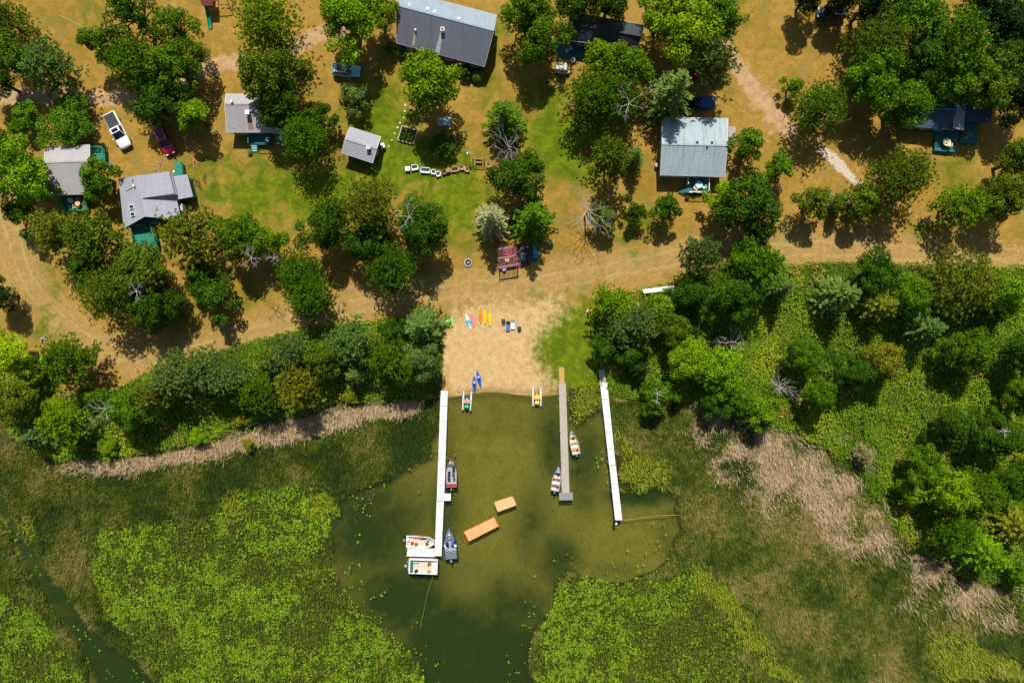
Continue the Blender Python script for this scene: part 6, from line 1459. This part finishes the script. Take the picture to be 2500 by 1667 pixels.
# bins, bikes, grill, misc
for i, (x, y) in enumerate([(260, 400), (267, 403)]):
    p = W(x, y, .9); t = thing('rubbish_bin', ['green rubbish bin nearer the leftmost cabin porch', 'green rubbish bin farther from the leftmost cabin porch'][i], 'bin', (p.x, p.y, 0)); MB().cyl((0, 0, 0), .22, .8, 12, .27).build('barrel', GREEND, t); MB().cyl((0, 0, .8), .28, .06, 12, .2).build('lid', TEALD, t)
p = W(281, 407, .3); o = MB().box((0, 0, .15), (.4, .6, .3), 0, 0, .9).build('crate', WOODR); tag(o, 'small brown crate on the grass between the two left cabins', 'crate', None, (p.x, p.y, 0), .1)
p = W(424, 419, 1); o = MB().box((0, 0, .5), (.35, .35, 1.0), 0, 0, .9).build('utility_box', WPLAS); tag(o, 'white box beside the north porch of the L-shaped cabin', 'box', None, (p.x, p.y, 0))
def bike(label, px, py, ang):
    p = W(px, py, .4); t = thing('bicycle', label, 'bicycle', (p.x, p.y, 0), math.radians(ang)); t.rotation_euler.x = .25
    for x in (-.5, .5):
        pts = [Vector((x+.32*math.cos(k*math.pi/10), 0, .34+.32*math.sin(k*math.pi/10))) for k in range(21)]; MB().tube(pts, .025, 5).build('wheel', BLACK, t)
    MB().tube([(-.5, 0, .34), (-.1, 0, .75), (.4, 0, .8), (.5, 0, .34)], .02, 5).tube([(.4, 0, .8), (0, 0, .34), (-.1, 0, .75)], .02, 5).tube([(-.5, 0, .34), (0, 0, .34)], .02, 5).build('frame', BLACK, t)
    MB().box((-.12, 0, .9), (.26, .14, .06)).build('saddle', BLACK, t); MB().tube([(.4, -.28, 1.0), (.4, 0, .95), (.4, .28, 1.0)], .02, 5).tube([(.4, 0, .95), (.4, 0, .8)], .02, 4).build('handlebar', METAL, t)
bike('bicycle with red detail left of the other one beside the L-shaped cabin', 479, 442, -55); bike('black bicycle farther right of the pair beside the L-shaped cabin', 497, 434, 80); bike('dark bicycle lowest of the group beside the L-shaped cabin', 488, 446, -70)
p = W(1336, 202, .8); t = thing('kettle_grill', 'black kettle grill alone at the edge of a big tree shadow', 'grill', (p.x, p.y, 0)); MB().cyl((0, 0, .65), .12, .15, 14, .28).cyl((0, 0, .8), .28, .16, 14, .08).build('bowl', BLACK, t)
for a_ in range(3): MB().beam((.1*math.cos(a_*2.09), .1*math.sin(a_*2.09), .7), (.3*math.cos(a_*2.09), .3*math.sin(a_*2.09), 0), .03, .03).build('leg', METAL, t)
p = W(829, 311, .5); t = thing('kettle_grill', 'black grill with a round lid left of the grey shed', 'grill', (p.x, p.y, 0)); MB().cyl((0, 0, .5), .15, .15, 12, .3).cyl((0, 0, .65), .3, .14, 12, .1).build('bowl', BLACK, t)
for a_ in range(3): MB().beam((.1*math.cos(a_*2.09), .1*math.sin(a_*2.09), .6), (.3*math.cos(a_*2.09), .3*math.sin(a_*2.09), 0), .03, .03).build('leg', METAL, t)
MB().box((0, -.55, .3), (.4, .35, .6)).build('cylinder_box', DGREY, t)
chair('garden_chair', 'dark red garden chair at the edge of the big tree shade on the lawn', 'chair', 1397, 263, 100, RED, .55)
o = MB(); p = W(1696, 182, .6); t = thing('garden_tractor', 'dark red garden tractor in shade above the blue pickup', 'tractor', (p.x, p.y, 0), math.radians(-60)); MB().box((.4, 0, .6), (1.0, .7, .5), 0, 0, .85).build('hood', RED, t); MB().box((-.5, 0, .55), (.8, .9, .3)).build('fender', RED, t); seat(t, -.45, 0, BLACK, 0, .8)
for x, r_ in ((.65, .2), (-.5, .3)):
    for y in (-.48, .48): MB().loft([[Vector((x+r_*math.cos(k*math.pi/6), y+dy, r_+r_*math.sin(k*math.pi/6))) for k in range(12)] for dy in (-.1, .1)]).build('wheel', BLACK, t)
MB().tube([(.0, 0, .8), (-.15, 0, 1.0)], .03).build('steering_column', BLACK, t)
# stump with ash, split branches, hose
p = W(103, 830, .2); t = thing('tree_stump', 'small grey stump in a mound of ash inside the lane bend', 'stump', (p.x, p.y, 0)); MB().cyl((0, 0, -.05), .85, .1, 20, .3).build('ash_mound', mat('ash', (.27, .25, .19), .95, .2, 5), t); MB().cyl((0, 0, 0), .2, .3, 10, .16).build('stump_wood', DGREY, t)
def brush(label, px, py, n, r_, m, seed):
    rr = random.Random(seed); p = W(px, py, .2); mb = MB()
    for i in range(n):
        a_ = rr.uniform(0, 6.28); l_ = rr.uniform(.4, 1)*r_; s = Vector((rr.uniform(-.3, .3), rr.uniform(-.3, .3), .12)); e = s+Vector((math.cos(a_)*l_, math.sin(a_)*l_, rr.uniform(0, .3))); mb.tube([s, (s+e)/2+Vector((rr.uniform(-.15, .15), rr.uniform(-.15, .15), .1)), e], .035, 4, .01)
    o = mb.build('brush_pile', m); tag(o, label, 'brush pile', None, (p.x, p.y, 0))
brush('orange-brown pile of dry pine twigs beside the north porch', 474, 391, 40, 2.0, mat('orange_twigs', (.62, .32, .10), .9, .2), 4)
brush('scattered pale sticks north of the L-shaped cabin', 385, 410, 12, 2.4, mat('pale_sticks', (.6, .42, .26), .9, .2), 5)
a = [W(137, 38, .03), W(150, 40, .03), W(180, 56, .03), W(205, 68, .03), W(222, 78, .03)]
o = MB().tube(a, .045, 5).build('garden_hose', mat('pale_green_hose', (.35, .5, .2), .5, .1)); tag(o, 'pale green hose stretched over the dry grass at upper left', 'hose')
o = MB().tube([W(1560, 882, .5), W(1580, 890, .6), W(1600, 900, .3)], .14, 7, .08).build('fallen_log', mat('grey_log', (.33, .29, .26), .9, .2)); tag(o, 'grey fallen log in the dark wood behind the right dock', 'log')
p = W(989, 850, 1.0)
t = thing('dinghy', 'white dinghy poking out of the hedge left of the beach tree', 'dinghy', (p.x, p.y, 0), .3); hull(t, 2.2, 1.0, .35, WPLAS, WPLAS, LGREY, .1); MB().box((0, 0, .3), (.25, .8, .05)).build('bench', LGREY, t)

# ------------------------------------------------------------------ groups for the repeats
GROUPS = {'broadleaf_tree': 'large broadleaf trees', 'small_broadleaf_tree': 'small broadleaf trees', 'open_broadleaf_tree': 'open ragged broadleaf trees', 'spruce_tree': 'spruces', 'pine_tree': 'pines', 'shrub': 'low shrubs along the hedge and lodge',
 'dead_tree': 'bare dead trees', 'cabin': 'small cabins around the lawn', 'dock': 'docks reaching into the lake', 'parked_car': 'cars parked under the trees', 'pickup_truck': 'parked pickups', 'bass_boat': 'bass boats along the left dock', 'rowing_boat': 'aluminium boats at the middle dock',
 'pedal_boat': 'pedal boats half on the beach', 'kayak': 'blue kayaks on the sand', 'paddle_board': 'bright boards lying on the sand', 'toy_kayak': 'small child kayaks by the spruce', 'swim_raft': 'orange swim rafts', 'wooden_chair': 'wooden lawn chairs', 'armchair': 'white wicker armchairs', 'porch_swing': 'garden swings',
 'round_table': 'round outdoor tables', 'side_table': 'small lawn side tables', 'plastic_chair': 'plastic outdoor chairs', 'deck_chair': 'chairs on the cabin decks', 'flower_planter': 'flower pots', 'beach_lounger': 'beach loungers', 'bicycle': 'bicycles lying beside the L-shaped cabin', 'kettle_grill': 'kettle grills on the grass',
 'rubbish_bin': 'green bins by the leftmost cabin', 'brush_pile': 'piles of cut branches', 'plant_stand': 'small stands on the terraces'}
for o in bpy.data.objects:
    if o.parent is None and 'label' in o.keys() and 'group' not in o.keys():
        g = GROUPS.get(o.name.split('.')[0])
        if g: o['group'] = g
